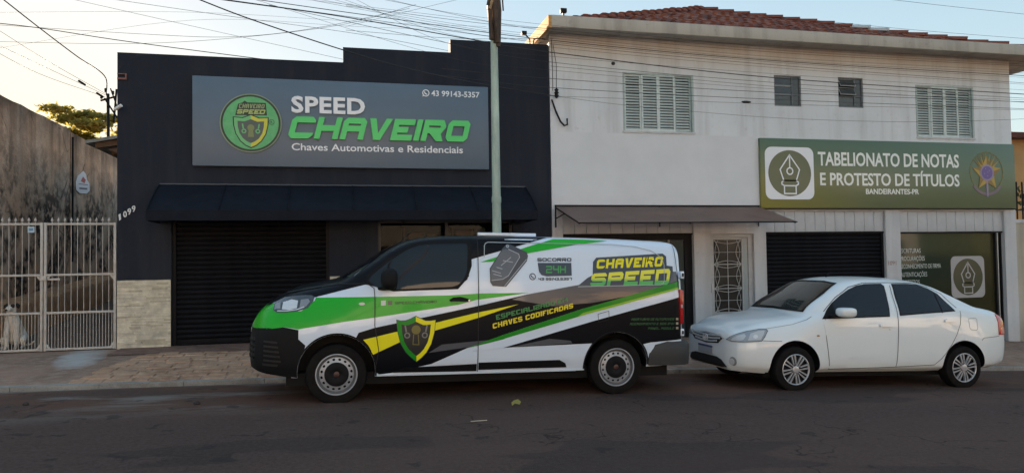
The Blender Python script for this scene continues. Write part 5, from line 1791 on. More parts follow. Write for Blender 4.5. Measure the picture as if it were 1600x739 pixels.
def wheel(parent, x, y, z, r, wd, rr, style, side):
    """side -1: outer face towards -y. wheel > tyre, rim, hub_cap"""
    w = sub('wheel', parent)
    s = side
    pr = [(rr * .98, -.45), (rr + .012, -.48), (r * .86, -.5), (r * .965, -.43), (r, -.30), (r, .30), (r * .965, .43), (r * .86, .5), (rr + .012, .48), (rr * .98, .45)]
    V, F = lathe_geo([(a, b * wd * -s) for a, b in pr], 48, 'y', (x, y, z))
    mesh('tyre', V, F, TYRE, w, True, 30)
    V, F = [], []
    gv, gf = [], []
    for a in range(60):   # tread grooves as thin dark bars would be lost at this size: only two ring grooves
        pass
    for gy in (-.14, .14):
        v, f = lathe_geo([(r + .0015, (gy - .03) * wd), (r + .0015, (gy + .03) * wd)], 48, 'y', (x, y, z))
        k = len(gv)
        gv += v
        gf += [tuple(i + k for i in q) for q in f]
    mesh('tread_groove', gv, gf, BLACKP, w, True)
    o = s * wd / 2
    if style == 'steel':
        RM = STEEL
        lip = [(rr * 1.0, .95), (rr * 1.02, 1.0), (rr * .995, 1.02), (rr * .965, 1.0), (rr * .955, .90)]
        V, F = lathe_geo([(a, b * o) for a, b in lip], 48, 'y', (x, y, z))
        mesh('rim', V, F, RM, w, True, 40)
        V, F = lathe_geo([(rr * .955, .90 * o), (rr * .93, .62 * o), (rr * .86, .58 * o), (rr * .84, .68 * o)], 48, 'y', (x, y, z))
        mesh('rim_well', V, F, mat('dark rim well paint', (.10, .11, .125), .5), w, True, 40)
        # disc with 16 punched holes
        V, F = [], []
        n = 16
        r1, r2 = rr * .84, rr * .58
        for k in range(n):
            base = len(V)
            def pol(u, v):
                a = 2 * math.pi * (k + u) / n
                rad = r1 + (r2 - r1) * v
                return (x + rad * math.cos(a), y + o * (.70 + .12 * v), z + rad * math.sin(a))
            oc = [(0, 0), (.5, 0), (1, 0), (1, .5), (1, 1), (.5, 1), (0, 1), (0, .5)]
            V += [pol(*q) for q in oc]
            hc = [(.5 + .27 * math.cos(t), .42 + .24 * math.sin(t)) for t in [math.radians(e) for e in (-135, -90, -45, 0, 45, 90, 135, 180)]]
            V += [pol(*q) for q in hc]
            V += [(p[0], p[1] - o * .15, p[2]) for p in [pol(*q) for q in hc]]
            for q in range(8):
                F.append((base + q, base + (q + 1) % 8, base + 8 + (q + 1) % 8, base + 8 + q))
                F.append((base + 8 + q, base + 8 + (q + 1) % 8, base + 16 + (q + 1) % 8, base + 16 + q))
        mesh('rim_disc', V, F, RM, w, True, 30)
        V, F = lathe_geo([(rr * .60, .82 * o), (rr * .57, .86 * o), (rr * .55, .80 * o)], 40, 'y', (x, y, z))
        mesh('rim_step', V, F, RM, w, True, 40)
        V, F = lathe_geo([(rr * .60, .80 * o), (rr * .58, .93 * o), (rr * .47, 1.0 * o), (rr * .2, .96 * o), (rr * .17, .90 * o), (rr * .001, .90 * o)], 40, 'y', (x, y, z))
        mesh('hub_cap', V, F, BLACKP, w, True, 40)
        V, F = lathe_geo([(rr * .14, .905 * o), (rr * .10, .93 * o), (rr * .001, .93 * o)], 20, 'y', (x, y, z))
        mesh('badge', V, F, mat('dull red badge', (.05, .015, .015), .4), w, True)
    else:
        lip = [(rr * 1.0, .93), (rr * 1.02, 1.0), (rr * .985, 1.03), (rr * .95, .98), (rr * .94, .80)]
        V, F = lathe_geo([(a, b * o) for a, b in lip], 48, 'y', (x, y, z))
        mesh('rim', V, F, SILVER, w, True, 40)
        V, F = lathe_geo([(rr * .94, .70 * o), (rr * .001, .66 * o)], 40, 'y', (x, y, z))
        mesh('rim_back', V, F, BLACKP, w)
        n = 8
        for k in range(n):      # eight split spokes
            for e in (-1, 1):
                V = []
                for rad, half, dep in ((.20, .06, .95), (.55, .075, 1.0), (.95, .105, .97)):
                    for side_ in (0, 1):
                        a = 2 * math.pi * k / n + .22
                        off = e * (.035 + .05 * rad) * rr * 1.5
                        w0 = (half * rr) * (-.5 if side_ == 0 else .5)
                        px, pz = rad * rr, off + w0
                        V.append((x + px * math.cos(a) - pz * math.sin(a), y + o * dep, z + px * math.sin(a) + pz * math.cos(a)))
                V += [(p[0], p[1] - o * .22, p[2]) for p in V]
                F = [(0, 2, 3, 1), (2, 4, 5, 3), (0, 6, 8, 2), (2, 8, 10, 4), (1, 3, 9, 7), (3, 5, 11, 9)]
                mesh('spoke', V, F, SILVER, w)
        V, F = lathe_geo([(rr * .24, .85 * o), (rr * .23, 1.0 * o), (rr * .18, 1.04 * o), (rr * .001, 1.04 * o)], 30, 'y', (x, y, z))
        mesh('hub_cap', V, F, SILVER, w, True, 40)
        for k in range(4):
            a = 2 * math.pi * k / 4 + .5
            V, F = lathe_geo([(rr * .045, 1.0 * o), (rr * .04, 1.06 * o), (0.0005, 1.06 * o)], 8, 'y', (x + .30 * rr * math.cos(a), y, z + .30 * rr * math.sin(a)))
            mesh('wheel_bolt', V, F, BLACKP, w)
    V, F = lathe_geo([(rr * .9, -.35 * wd * s), (.001, -.35 * wd * s)], 24, 'y', (x, y, z))
    mesh('brake_disc', V, F, BLACKP, w)
    return w

TYRE = mat('tyre rubber', (0.010, 0.0095, 0.0095), 0.8, spec=.1, var=.3, vs=9, bump=.1)
BLACKP = mat('black plastic', (0.008, 0.0085, 0.010), 0.6, spec=.14)
STEEL = mat('silver steel rim', (0.33, 0.365, 0.41), 0.4, metal=.35)
SILVER = mat('silver wheel cover', (0.46, 0.48, 0.51), 0.32, metal=.45)
VWHITE = mat('white van paint', (0.65, 0.755, 0.89), 0.3, coat=.6)
VBLACK = mat('black van vinyl', (0.006, 0.007, 0.010), 0.3, spec=.12)
VGREY = mat('dark grey vinyl', (0.085, 0.09, 0.105), 0.25, coat=.4)
VGREEN = mat('green vinyl', (0.010, 0.40, 0.012), 0.3, coat=.15, spec=.3)
VDGREEN = mat('deep green vinyl', (0.010, 0.25, 0.014), 0.3, coat=.15, spec=.3)
VLIME = mat('lime vinyl', (0.24, 0.48, 0.03), 0.3, coat=.15, spec=.3)
VYEL = mat('yellow vinyl', (0.80, 0.73, 0.008), 0.35, coat=.1, spec=.3)
SEAM = mat('panel gap black', (0.012, 0.012, 0.013), 0.7)
SEAML = mat('pale panel line', (0.5, 0.54, 0.58), 0.5)
CHROME = mat('chrome', (0.62, 0.64, 0.66), 0.25, metal=.25)
REDL = mat('red lens', (0.42, 0.008, 0.012), 0.12, coat=.8)
LENS = mat('clear lamp lens', (0.20, 0.225, 0.25), 0.08, coat=1.0)
LAMPD = mat('lamp dark inside', (0.04, 0.045, 0.055), 0.15, coat=1.0)
LAMPB = mat('lamp reflector', (0.62, 0.66, 0.70), 0.2, metal=.2, coat=1.0)
TINT = mat('tinted glass', (0.008, 0.011, 0.017), 0.04, spec=.35)

# ------------------------------------------------------------------ van
def van_station(x, zb, zt, wm, zm, kind, wb=None):
    """kind 0 = bonnet-like upper half, 1 = cab/box upper half"""
    cab = [(.37, .985), (.68, .932), (.915, .865), (.98, .67)]
    hood = [(.42, .955), (.70, .885), (.88, .765), (.96, .50)]
    up = [(a[0] + (b[0] - a[0]) * kind, a[1] + (b[1] - a[1]) * kind) for a, b in zip(hood, cab)]
    wb = wb or wm * .93
    return (x, [(0, zb), (wb, zb), (wm * .985, zb + (zm - zb) * .35), (wm, zm)] + [(wm * w, zm + (zt - zm) * f) for f, w in up] + [(0, zt)])
VS = [van_station(*a) for a in [
    (-.085, .42, .80, .30, .60, 0), (-.06, .39, .88, .48, .62, 0), (-.02, .38, .965, .62, .64, 0), (.05, .36, 1.06, .755, .68, 0), (.13, .345, 1.125, .835, .72, 0), (.24, .33, 1.195, .885, .76, 0),
    (.46, .30, 1.30, .93, .80, 0), (.75, .30, 1.362, .952, .84, .1), (.90, .30, 1.395, .957, .85, .2), (1.04, .30, 1.485, .96, .85, .35), (1.25, .30, 1.61, .96, .85, .6), (1.456, .30, 1.75, .96, .85, .85),
    (1.67, .30, 1.852, .96, .85, 1), (1.83, .30, 1.894, .96, .85, 1), (2.15, .30, 1.925, .96, .85, 1), (2.6, .30, 1.935, .96, .85, 1), (3.4, .30, 1.935, .96, .85, 1), (4.2, .31, 1.925, .96, .85, 1),
    (4.7, .33, 1.91, .958, .85, 1), (4.95, .34, 1.90, .952, .85, 1), (5.04, .35, 1.882, .942, .85, 1), (5.09, .37, 1.845, .92, .85, 1), (5.105, .40, 1.79, .89, .85, 1)]]
vV, vF = loft(VS)
FWX, RWX, WZ = .900, 4.222, .335
vme = cut_arches(vV, vF, [(FWX, WZ + .02, .425, -1.2, -.62), (FWX, WZ + .02, .425, .62, 1.2), (RWX, WZ + .02, .405, -1.2, -.62), (RWX, WZ + .02, .405, .62, 1.2)])
van = thing('van', 'white van with black, green and yellow locksmith lettering parked before the dark shop', 'van', (-.963, -4.14, .082), rot=(0, .02345, 0))
def vzb(x):
    return np.interp(x, [-.1, .1, .225, .33, .5, .655, 1.2, 1.25, 2.4, 2.42, 3.38, 3.5], [1.02, 1.07, 1.14, 1.19, 1.212, 1.195, 1.335, 1.33, 1.33, 1.66, 1.92, 9])
vme.materials.clear()
for mm in (VWHITE, VBLACK, BLACKP, VGREEN):
    vme.materials.append(mm)
mi = []
for p in vme.polygons:
    c = p.center
    rad = min(math.hypot(c.x - FWX, c.z - WZ - .02) - .425, math.hypot(c.x - RWX, c.z - WZ - .02) - .405)
    if rad < .004 and abs(p.normal.y) < .5 and c.z < .85:
        mi.append(2)
    elif c.z < .835 and c.x < .30 or c.z < .80 and c.x < .42 or c.z < .30 or (abs(c.y) < .64 and c.z < 1.0 and .3 < c.x < 4.8):
        mi.append(2)
    elif (c.x < 1.2 and min(vme.vertices[i].co.z - vzb(vme.vertices[i].co.x) for i in p.vertices) > -.002) or c.z > vzb(c.x) + .10:
        mi.append(1)
    elif c.x < .30 and c.z < 1.12 and c.z > .8:
        mi.append(3)
    elif math.hypot(c.x - FWX, c.z - WZ - .02) < .423 or math.hypot(c.x - RWX, c.z - WZ - .02) < .403:
        mi.append(2)
    else:
        mi.append(0)
vme.polygons.foreach_set('material_index', mi)
vme.polygons.foreach_set('use_smooth', [True] * len(vme.polygons))
vme.set_sharp_from_angle(angle=math.radians(38))
link('body', vme, None, van)
vsh = Shell(vme)
# livery, laid in thin layers
def arcpts(cx, cz, r, a0, a1, n=10):
    return [(cx + r * math.cos(math.radians(a0 + (a1 - a0) * k / n)), cz + r * math.sin(math.radians(a0 + (a1 - a0) * k / n))) for k in range(n + 1)]
FA, RA = (FWX, WZ + .02, .427), (RWX, WZ + .02, .407)
def liv(name, poly, m, layer, th=0.0):
    return poly_patch(name, vsh, poly, m, van, .003 + .0012 * layer, grid=.035, th=th)
liv('livery_panel', [(.655, 1.192), (1.201, 1.335), (1.246, 1.335), (1.517, 1.259), (2.227, 1.289), (2.371, 1.398), (2.399, 1.625), (2.623, 1.692), (3.382, 1.905), (3.2, 1.915), (2.4, 1.905), (1.9, 1.875), (1.66, 1.825), (1.45, 1.72), (1.24, 1.58), (1.03, 1.455), (.89, 1.37), (.74, 1.338), (.47, 1.282), (.36, 1.238), (.28, 1.198), (.215, 1.150), (.225, 1.13), (.33, 1.185), (.5, 1.209)], VBLACK, 0)
liv('livery_panel', [(.10, .835), (.11, .95), (.18, 1.06), (.205, 1.03), (.506, 1.04), (.65, 1.157), (.66, 1.187), (1.307, 1.199), (2.164, 1.215), (2.496, 1.235), (3.115, 1.241), (2.481, 1.162), (2.257, 1.105), (1.31, .967), (.956, .92), (.48, .845), (.325, .868)], VGREEN, 0)
liv('bumper', [(.10, .832), (.325, .866), (.482, .835), (.483, .735), (.56, .665)] + arcpts(*FA, 148, 186) + [(.475, .303), (.30, .324), (.2, .345), (.10, .37)], BLACKP, 1, .01)
mid = [(1.134, .800), (1.311, .853), (2.488, 1.09), (3.1, 1.225), (3.738, 1.336), (3.845, 1.417), (3.93, 1.46), (4.4, 1.485), (5.03, 1.50), (5.06, 1.37), (3.764, 1.046), (2.804, .754), (2.36, .6), (1.96, .43), (1.5, .335), (1.37, .322)] + arcpts(*FA, 0, 62)
liv('livery_panel', mid, VBLACK, 0)
liv('livery_swoosh', [(2.9, 1.165), (3.1, 1.222), (3.738, 1.333), (3.845, 1.414), (3.93, 1.457), (4.4, 1.482), (5.03, 1.497), (5.05, 1.385), (4.4, 1.205), (3.9, 1.12), (3.4, 1.08)], VGREY, 1)
liv('livery_panel', [(2.789, .600), (3.9, .90), (5.07, 1.185), (5.085, .66), (4.66, .63)] + arcpts(*RA, 38, 136) + [(3.901, .632)], VBLACK, 0)
liv('livery_stripe', [(1.185, .720), (1.552, .804), (2.009, .905), (2.488, 1.014), (2.981, 1.108), (2.488, .951), (1.995, .813), (1.614, .696), (1.290, .548), (1.275, .60), (1.24, .66)], VYEL, 2)
liv('livery_stripe', [(1.921, .559), (2.074, .651), (2.49, .684), (2.836, .707), (2.484, .628)], VGREY, 2)
liv('livery_stripe', [(1.947, .425), (2.485, .582), (2.5, .419)], VWHITE, 2)
liv('livery_stripe', [(2.358, .602), (2.804, .754), (3.764, 1.046), (5.06, 1.382), (5.055, 1.287), (3.831, .985), (2.804, .705)], VDGREEN, 3)
liv('livery_stripe', [(3.78, 1.0), (5.056, 1.31), (5.055, 1.287), (3.831, .985), (3.70, .948)], VLIME, 4)
liv('livery_stripe', [(2.30, .532), (2.485, .613), (2.869, .719), (5.055, 1.243), (5.06, 1.187), (3.9, .897), (2.789, .598), (2.485, .566)], VWHITE, 2)
liv('livery_stripe', [(2.902, .607), (3.361, .698), (3.629, .668), (3.646, .638)], VGREY, 2)
liv('livery_stripe', [(2.53, 1.60), (3.122, 1.792), (3.449, 1.885), (3.81, 1.884), (4.15, 1.872), (3.736, 1.822), (3.151, 1.718), (2.652, 1.604)], VGREEN, 2)
liv('side_molding', [(2.512, .432), (3.496, .441), (3.57, .40), (3.59, .352), (2.513, .348)], BLACKP, 6, .012)
liv('side_molding', [(1.528, .341), (1.648, .392), (2.488, .417), (2.489, .333)], BLACKP, 6, .012)
liv('rocker_strip', [(1.345, .322), (3.80, .322), (3.80, .302), (1.345, .302)], VWHITE, 5, .01)
poly_patch('bumper', vsh, [(-.30, .36), (.845, .345), (.87, .60), (.86, .83), (.70, .853), (.45, .838), (-.30, .838)], BLACKP, van, .0035, 'corner', .03)
poly_patch('livery_panel', vsh, [(-.30, .840), (.45, .840), (.70, .855), (.86, .83), (.80, 1.0), (.70, 1.05), (.66, 1.06), (.55, 1.05), (.4, 1.045), (.2, 1.04), (-.30, 1.03)], VGREEN, van, .0035, 'corner', .03)
for (ax, az, ar, a0, a1) in ((*FA, -6, 186), (*RA, -4, 184)):
    outer = arcpts(ax, az, ar + .016, a0, a1, 40)
    inner = arcpts(ax, az, ar - .0005, a0, a1, 40)
    patch('arch_lip', vsh, outer + inner, [(i, i + 1, 42 + i, 41 + i) for i in range(40)], BLACKP, van, .0105, 'side', 0, .012)
# driver glass with its black surround
WB = [(1.205, 1.338), (1.225, 1.441), (1.456, 1.638), (1.765, 1.808), (1.954, 1.846), (2.420, 1.858), (2.425, 1.555), (2.375, 1.414), (2.259, 1.285), (1.517, 1.263)]
WG = [(1.236, 1.38), (1.275, 1.436), (1.456, 1.590), (1.671, 1.732), (1.80, 1.78), (1.90, 1.798), (2.355, 1.815), (2.376, 1.79), (2.378, 1.70), (2.366, 1.50), (2.345, 1.43), (2.30, 1.365), (2.25, 1.33), (2.19, 1.312), (1.457, 1.278), (1.33, 1.305)]
dwin = poly_patch('door_window', vsh, WB, BLACKP, van, .006, th=.008)
poly_patch('pane', vsh, WG, TINT, dwin, .008, th=.006)
poly_patch('quarter_bar', vsh, [(1.40, 1.29), (1.43, 1.285), (1.49, 1.60), (1.46, 1.58)], BLACKP, dwin, .0095)
line_patch('diagonal_strip', vsh, [(1.585, 1.40), (1.66, 1.49), (1.74, 1.555), (1.83, 1.625), (1.89, 1.70), (1.915, 1.79)], .035, SEAM, dwin, .0098)  # dark strip laid diagonally across the door pane
# windscreen and bonnet shut line
WS = [(-.80, 1.42), (-.60, 1.40), (0, 1.39), (.60, 1.40), (.80, 1.42), (.70, 1.62), (.60, 1.80), (.3, 1.835), (-.3, 1.835), (-.60, 1.80), (-.70, 1.62)]
poly_patch('windscreen', vsh, WS, TINT, van, .005, 'front', .08, .006)
poly_patch('grille', vsh, [(-.62, .47), (.62, .47), (.68, .60), (.66, .74), (-.66, .74), (-.68, .60)], SEAM, van, .004, 'front', .07)
for k in range(4):
    z = .50 + k * .06
    poly_patch('grille_slat', vsh, [(-.66, z), (.66, z), (.66, z + .022), (-.66, z + .022)], BLACKP, van, .016, 'front', .07, .012)
poly_patch('grille_slat', vsh, [(.10, .44), (.26, .43), (.27, .455), (.10, .465)], SEAM, van, .006)
for k in range(5):
    z = .49 + k * .052
    poly_patch('bumper_fin', vsh, [(.115, z), (.30 - .01 * k, z - .012), (.30 - .01 * k, z + .008), (.115, z + .02)], SEAM, van, .0135, th=.004)
poly_patch('number_plate', vsh, [(-.2, .76), (.2, .76), (.2, .87), (-.2, .87)], mat('plate white', (.55, .57, .6), .4), van, .012, 'front', .1, .01)
# headlamp, wrapping the corner
HL = [(.20, 1.045), (.215, 1.125), (.32, 1.182), (.50, 1.208), (.61, 1.210), (.645, 1.195), (.635, 1.150), (.575, 1.075), (.47, 1.040), (.35, 1.025), (.24, 1.022)]
hl = poly_patch('headlamp', vsh, HL, LAMPD, van, .010, th=.014)
poly_patch('lamp_lens', vsh, [(.30, 1.055), (.31, 1.13), (.40, 1.16), (.47, 1.15), (.46, 1.07), (.38, 1.05)], LAMPB, hl, .0125, grid=.04)
poly_patch('lamp_lens', vsh, [(.215, 1.05), (.225, 1.11), (.28, 1.13), (.285, 1.06)], LENS, hl, .0125, grid=.04)
poly_patch('lamp_lens', vsh, [(.49, 1.075), (.50, 1.16), (.58, 1.17), (.60, 1.14), (.56, 1.09)], LENS, hl, .0125, grid=.04)
line_patch('lamp_light_strip', vsh, [(.25, 1.036), (.36, 1.04), (.46, 1.055), (.54, 1.085)], .010, LAMPB, hl, .013)
# mirrored lamp on the far side
HLf = [(-p[0], p[1]) for p in [(-.60, 1.03), (-.80, 1.04), (-.80, 1.12), (-.62, 1.10)]]
poly_patch('headlamp', vsh, HLf, LAMPD, van, .008, 'front', .05, .01)
# shut lines
for pts in ([(1.222, 1.345), (1.300, 1.295), (1.311, 1.18), (1.311, .882), (1.335, .74), (1.359, .595), (1.335, .45), (1.320, .40), (1.322, .325)],
            [(2.500, 1.868), (2.500, 1.2), (2.497, .806), (2.500, .325)], [(.33, 1.225), (.55, 1.275), (.90, 1.335), (1.20, 1.345)], [(2.51, 1.868), (2.9, 1.880)]):
    line_patch('shut_line', vsh, pts, .009, SEAM, van, .0120)
line_patch('window_pressing', vsh, [(2.575, 1.66), (2.580, 1.79), (2.595, 1.818), (2.628, 1.832), (4.191, 1.825), (4.50, 1.800), (4.70, 1.755), (4.80, 1.700), (4.850, 1.64), (4.865, 1.58), (4.852, 1.39), (4.835, 1.352), (4.80, 1.335), (3.72, 1.312)], .009, mat('grey panel line', (.36, .40, .43), .4), van, .0120)
line_patch('shut_line', vsh, [(5.015, 1.83), (5.04, 1.5), (5.05, 1.18), (5.055, .68)], .007, SEAM, van, .0120)
line_patch('fuel_flap', vsh, [(3.97, .985), (4.108, 1.018), (4.112, .92), (3.976, .885)], .006, SEAM, van, .0120, closed=True)
# lettering
VI = mat('navy print', (.025, .035, .06), .3, coat=.3)
def m_speed():
    g = NG('yellow to green print', .3)
    g.b.inputs['Coat Weight'].default_value = .4
    g.color(g.mix(g.rng(g.axis(2), 1.42, 1.375), (.76, .74, .02), (.06, .42, .08)))
    return g.m
liv('lettering_back', [(3.738, 1.336), (3.845, 1.417), (3.916, 1.45), (3.930, 1.614), (3.975, 1.666), (4.86, 1.725), (4.905, 1.69), (4.905, 1.575), (4.985, 1.565), (4.985, 1.50), (4.93, 1.36), (4.86, 1.325), (4.468, 1.315)], VI, 2)
text_patch('lettering', vsh, 'CHAVEIRO', [(3.965, 1.530), (4.835, 1.562), (3.985, 1.64), (4.870, 1.690)], VYEL, van, .0085, t=.27, w=.95, gap=.14)
text_patch('lettering', vsh, 'SPEED', [(3.87, 1.318), (4.91, 1.335), (3.91, 1.470), (4.955, 1.537)], m_speed(), van, .0085, t=.27, w=1.25, gap=.14)
text_patch('lettering', vsh, 'ESPECIALIZADO EM', [(2.712, .925), (3.589, 1.137), (2.705, .982), (3.59, 1.188)], mat('dull green print', (.025, .22, .06), .3), van, .0068, t=.22, w=.8)
text_patch('lettering', vsh, 'CHAVES CODIFICADAS', [(2.672, .824), (3.655, 1.060), (2.667, .884), (3.656, 1.118)], mat('gold print', (.72, .60, .02), .3), van, .0068, t=.25, w=.8)
text_patch('lettering', vsh, 'SOCORRO', [(3.225, 1.612), (3.651, 1.616), (3.225, 1.655), (3.655, 1.659)], VI, van, .0065, t=.26, w=1.15)
liv('lettering_back', [(3.228, 1.597), (3.651, 1.600), (3.648, 1.445), (3.335, 1.436), (3.27, 1.452), (3.24, 1.49)], VI, 2)
text_patch('lettering', vsh, '24H', [(3.325, 1.474), (3.575, 1.476), (3.33, 1.562), (3.58, 1.563)], mat('screen green print', (.04, .30, .07), .3), van, .0078, t=.2, w=.95)
text_patch('lettering', vsh, '43 99143.5357', [(3.228, 1.386), (3.646, 1.391), (3.23, 1.419), (3.65, 1.424)], VI, van, .0065, t=.24, w=.9)
V, F = ring_geo(3.158, 1.432, .030, .041, 22)
patch('phone_icon', vsh, V, F, VI, van, .0060, grid=0)
V, F = stroke_geo([(3.143, 1.448), (3.147, 1.43), (3.16, 1.42), (3.175, 1.416)], .012)
patch('phone_icon', vsh, V, F, VI, van, .0065, grid=0)
text_patch('lettering', vsh, 'SPEED.CHAVEIRO', [(1.535, 1.113), (2.008, 1.128), (1.535, 1.143), (2.012, 1.158)], mat('dim green print', (.01, .09, .012), .4), van, .0065, t=.22, w=1.0)
liv('icon_tile', [(1.378, 1.100), (1.432, 1.102), (1.432, 1.158), (1.378, 1.156)], mat('icon pale', (.6, .66, .6), .4), 2)
liv('icon_tile', [(1.452, 1.105), (1.505, 1.107), (1.505, 1.155), (1.452, 1.153)], VI, 2)
V, F = stroke_geo([(1.464, 1.118), (1.493, 1.119), (1.493, 1.143), (1.464, 1.142)], .007, True)
patch('icon_mark', vsh, V, F, mat('dim green print', (.01, .09, .012), .4), van, .0070, grid=0)
PG = mat('bottle green print', (.015, .085, .03), .35)
for s, xa, z in (('ABERTURAS DE AUTOMOVEIS', 4.40, .905), ('AGENDAMENTO E SOS 24H', 4.38, .850), ('PAINEL, MODULO', 4.62, .793)):
    text_patch('lettering', vsh, s, [(xa, z - .004), (4.97, z - .007), (xa + .008, z + .024), (4.98, z + .021)], PG, van, .0055, t=.24, w=.9)
    liv('list_mark', [(5.0, z - .006), (5.035, z - .007), (5.035, z + .022), (5.0, z + .023)], mat('sand print', (.33, .30, .22), .4), 2)
# key-fob picture: printed shapes
KG = mat('fob grey print', (.10, .115, .14), .3)
KD = mat('fob dark print', (.045, .052, .068), .3)
KL = mat('fob pale print', (.33, .36, .40), .3)
liv('fob_print', [(2.638, 1.525), (2.80, 1.765), (2.845, 1.808), (2.89, 1.815), (3.095, 1.725), (3.110, 1.68), (3.095, 1.615), (2.83, 1.312), (2.67, 1.322), (2.64, 1.367)], KD, 4)
liv('fob_print', [(2.65, 1.52), (2.80, 1.745), (2.84, 1.76), (2.985, 1.705), (3.0, 1.665), (2.85, 1.44), (2.79, 1.405), (2.655, 1.395)], KG, 5)
for pts in ([(2.655, 1.385), (2.79, 1.400), (2.86, 1.44), (3.005, 1.66), (2.995, 1.70), (2.87, 1.755)], [(2.81, 1.318), (3.09, 1.638)], [(2.775, 1.56), (2.90, 1.66)], [(2.80, 1.62), (2.92, 1.60)], [(2.68, 1.46), (2.78, 1.435)], [(2.665, 1.50), (2.77, 1.47)], [(2.72, 1.54), (2.79, 1.52)]):
    V, F = stroke_geo(pts, .010)
    patch('fob_line', vsh, V, F, KL, van, .0110, grid=0)
patch('fob_ring', vsh, *ring_geo(2.862, 1.79, .006, .020, 14), KL, van, .0112, grid=0)
# crest on the door
VSH = [(1.550, .945), (1.600, .932), (1.656, .933), (1.715, .955), (1.771, .984), (1.83, .955), (1.885, .931), (1.94, .930), (2.003, .938), (1.990, .79), (1.955, .66), (1.90, .56), (1.845, .50), (1.787, .455), (1.725, .505), (1.66, .57), (1.60, .67), (1.565, .80)]
liv('crest_edge', VSH, VI, 3)
cxs, czs = 1.776, .73
def shrink(P, k):
    return [(cxs + (a - cxs) * k, czs + (b - czs) * k) for a, b in P]
so, si = shrink(VSH, .97), shrink(VSH, .74)
n_ = len(so)
def half(ids):
    V = [so[i] for i in ids] + [si[i] for i in ids]
    k = len(ids)
    return V, [(i, i + 1, k + i + 1, k + i) for i in range(k - 1)]
patch('crest_band', vsh, *half([4, 3, 2, 1, 0, 17, 16, 15, 14, 13]), VDGREEN, van, .0080, grid=0)
patch('crest_band', vsh, *half([4, 5, 6, 7, 8, 9, 10, 11, 12, 13]), VYEL, van, .0080, grid=0)
liv('crest_field', si, mat('crest black', (.012, .016, .02), .3), 4)
GK = mat('crest keyhole gold', (.16, .14, .03), .4)
patch('crest_keyhole', vsh, *tess(disc(1.776, .825, .052, n=18)), GK, van, .0095, grid=0)
patch('crest_keyhole', vsh, *stroke_geo([(1.75, .775), (1.742, .66), (1.81, .655), (1.80, .775)], .010), GK, van, .0095, grid=0)
for s in (-1, 1):
    patch('crest_key', vsh, *ring_geo(1.776 + s * .10, .762, .020, .035, 16), mat('crest silver', (.16, .17, .16), .4), van, .0095, grid=0)
    patch('crest_key', vsh, *stroke_geo([(1.776 + s * .11, .80), (1.776 + s * .125, .875)], .018), mat('crest silver', (.16, .17, .16), .4), van, .0095, grid=0)
# fittings
hd = poly_patch('door_handle', vsh, [(2.157, 1.162), (2.20, 1.190), (2.28, 1.196), (2.36, 1.178), (2.40, 1.166), (2.40, 1.142), (2.17, 1.144)], BLACKP, van, .035, th=.04)
poly_patch('key_lock', vsh, disc(2.385, 1.154, .012, n=12), CHROME, hd, .037, th=.01)
poly_patch('side_repeater', vsh, disc(1.166, 1.119, .035, .016, 16), mat('repeater clear', (.6, .6, .55), .2), van, .012, th=.01)
# door mirror
def rounded_block(name, c, s, m, parent, k=2.6):
    bm = bmesh.new()
    bmesh.ops.create_uvsphere(bm, u_segments=24, v_segments=14, radius=1)
    for v in bm.verts:
        q = [math.copysign(abs(a) ** (2 / k), a) for a in v.co]
        v.co = Vector((c[0] + q[0] * s[0], c[1] + q[1] * s[1], c[2] + q[2] * s[2]))
    return from_bm(name, bm, m, parent, True)
mr = rounded_block('door_mirror', (1.462, -1.02, 1.40), (.095, .11, .125), BLACKP, van)
rounded_block('mirror_foot', (1.40, -.915, 1.292), (.06, .06, .022), BLACKP, mr)
rounded_block('door_mirror', (1.462, 1.02, 1.40), (.095, .11, .125), BLACKP, van)
# tail lamp, hinges, rear bumper
TLp = [(5.045, 1.275), (5.075, 1.278), (5.085, 1.26), (5.088, 1.08), (5.09, .86), (5.055, .85), (5.050, 1.0)]
tl = poly_patch('tail_lamp', vsh, TLp, REDL, van, .028, th=.03)
poly_patch('reverse_lens', vsh, [(5.052, 1.09), (5.088, 1.09), (5.089, 1.05), (5.052, 1.05)], mat('pale lens', (.4, .36, .38), .2), tl, .030, th=.004)
box('tail_lamp_back', 5.07, 5.125, -.93, -.80, .86, 1.27, REDL, van, .02)
box('tail_lamp_back', 5.07, 5.125, .80, .93, .86, 1.27, REDL, van, .02)
for z in (1.46, .745):
    box('hinge', 5.075, 5.118, -.945, -.87, z - .045, z + .045, VWHITE, van, .008)
    box('hinge_pin', 5.085, 5.108, -.952, -.944, z - .022, z + .022, SEAM, van, .003)
bm_pts = [(4.645, -.93), (4.9, -.965), (5.12, -.95), (5.205, -.88), (5.23, -.6), (5.235, 0)]
bm_pts = bm_pts + [(a, -b) for a, b in bm_pts[-2::-1]]
V, F = [], []
for (a, b) in bm_pts:
    V += [(a, b, .345), (a + .004, b * 1.012, .45), (a + .004, b * 1.012, .60), (a - .02, b * .985, .637), (a - .1, b * .9, .64)]
for i in range(len(bm_pts) - 1):
    for k in range(4):
        F.append((i * 5 + k, (i + 1) * 5 + k, (i + 1) * 5 + k + 1, i * 5 + k + 1))
F.append(tuple(range(4, -1, -1)))
mesh('rear_bumper', V, F, mat('grey bumper plastic', (.028, .029, .031), .6, bump=.1, bs=200), van, True, 40)
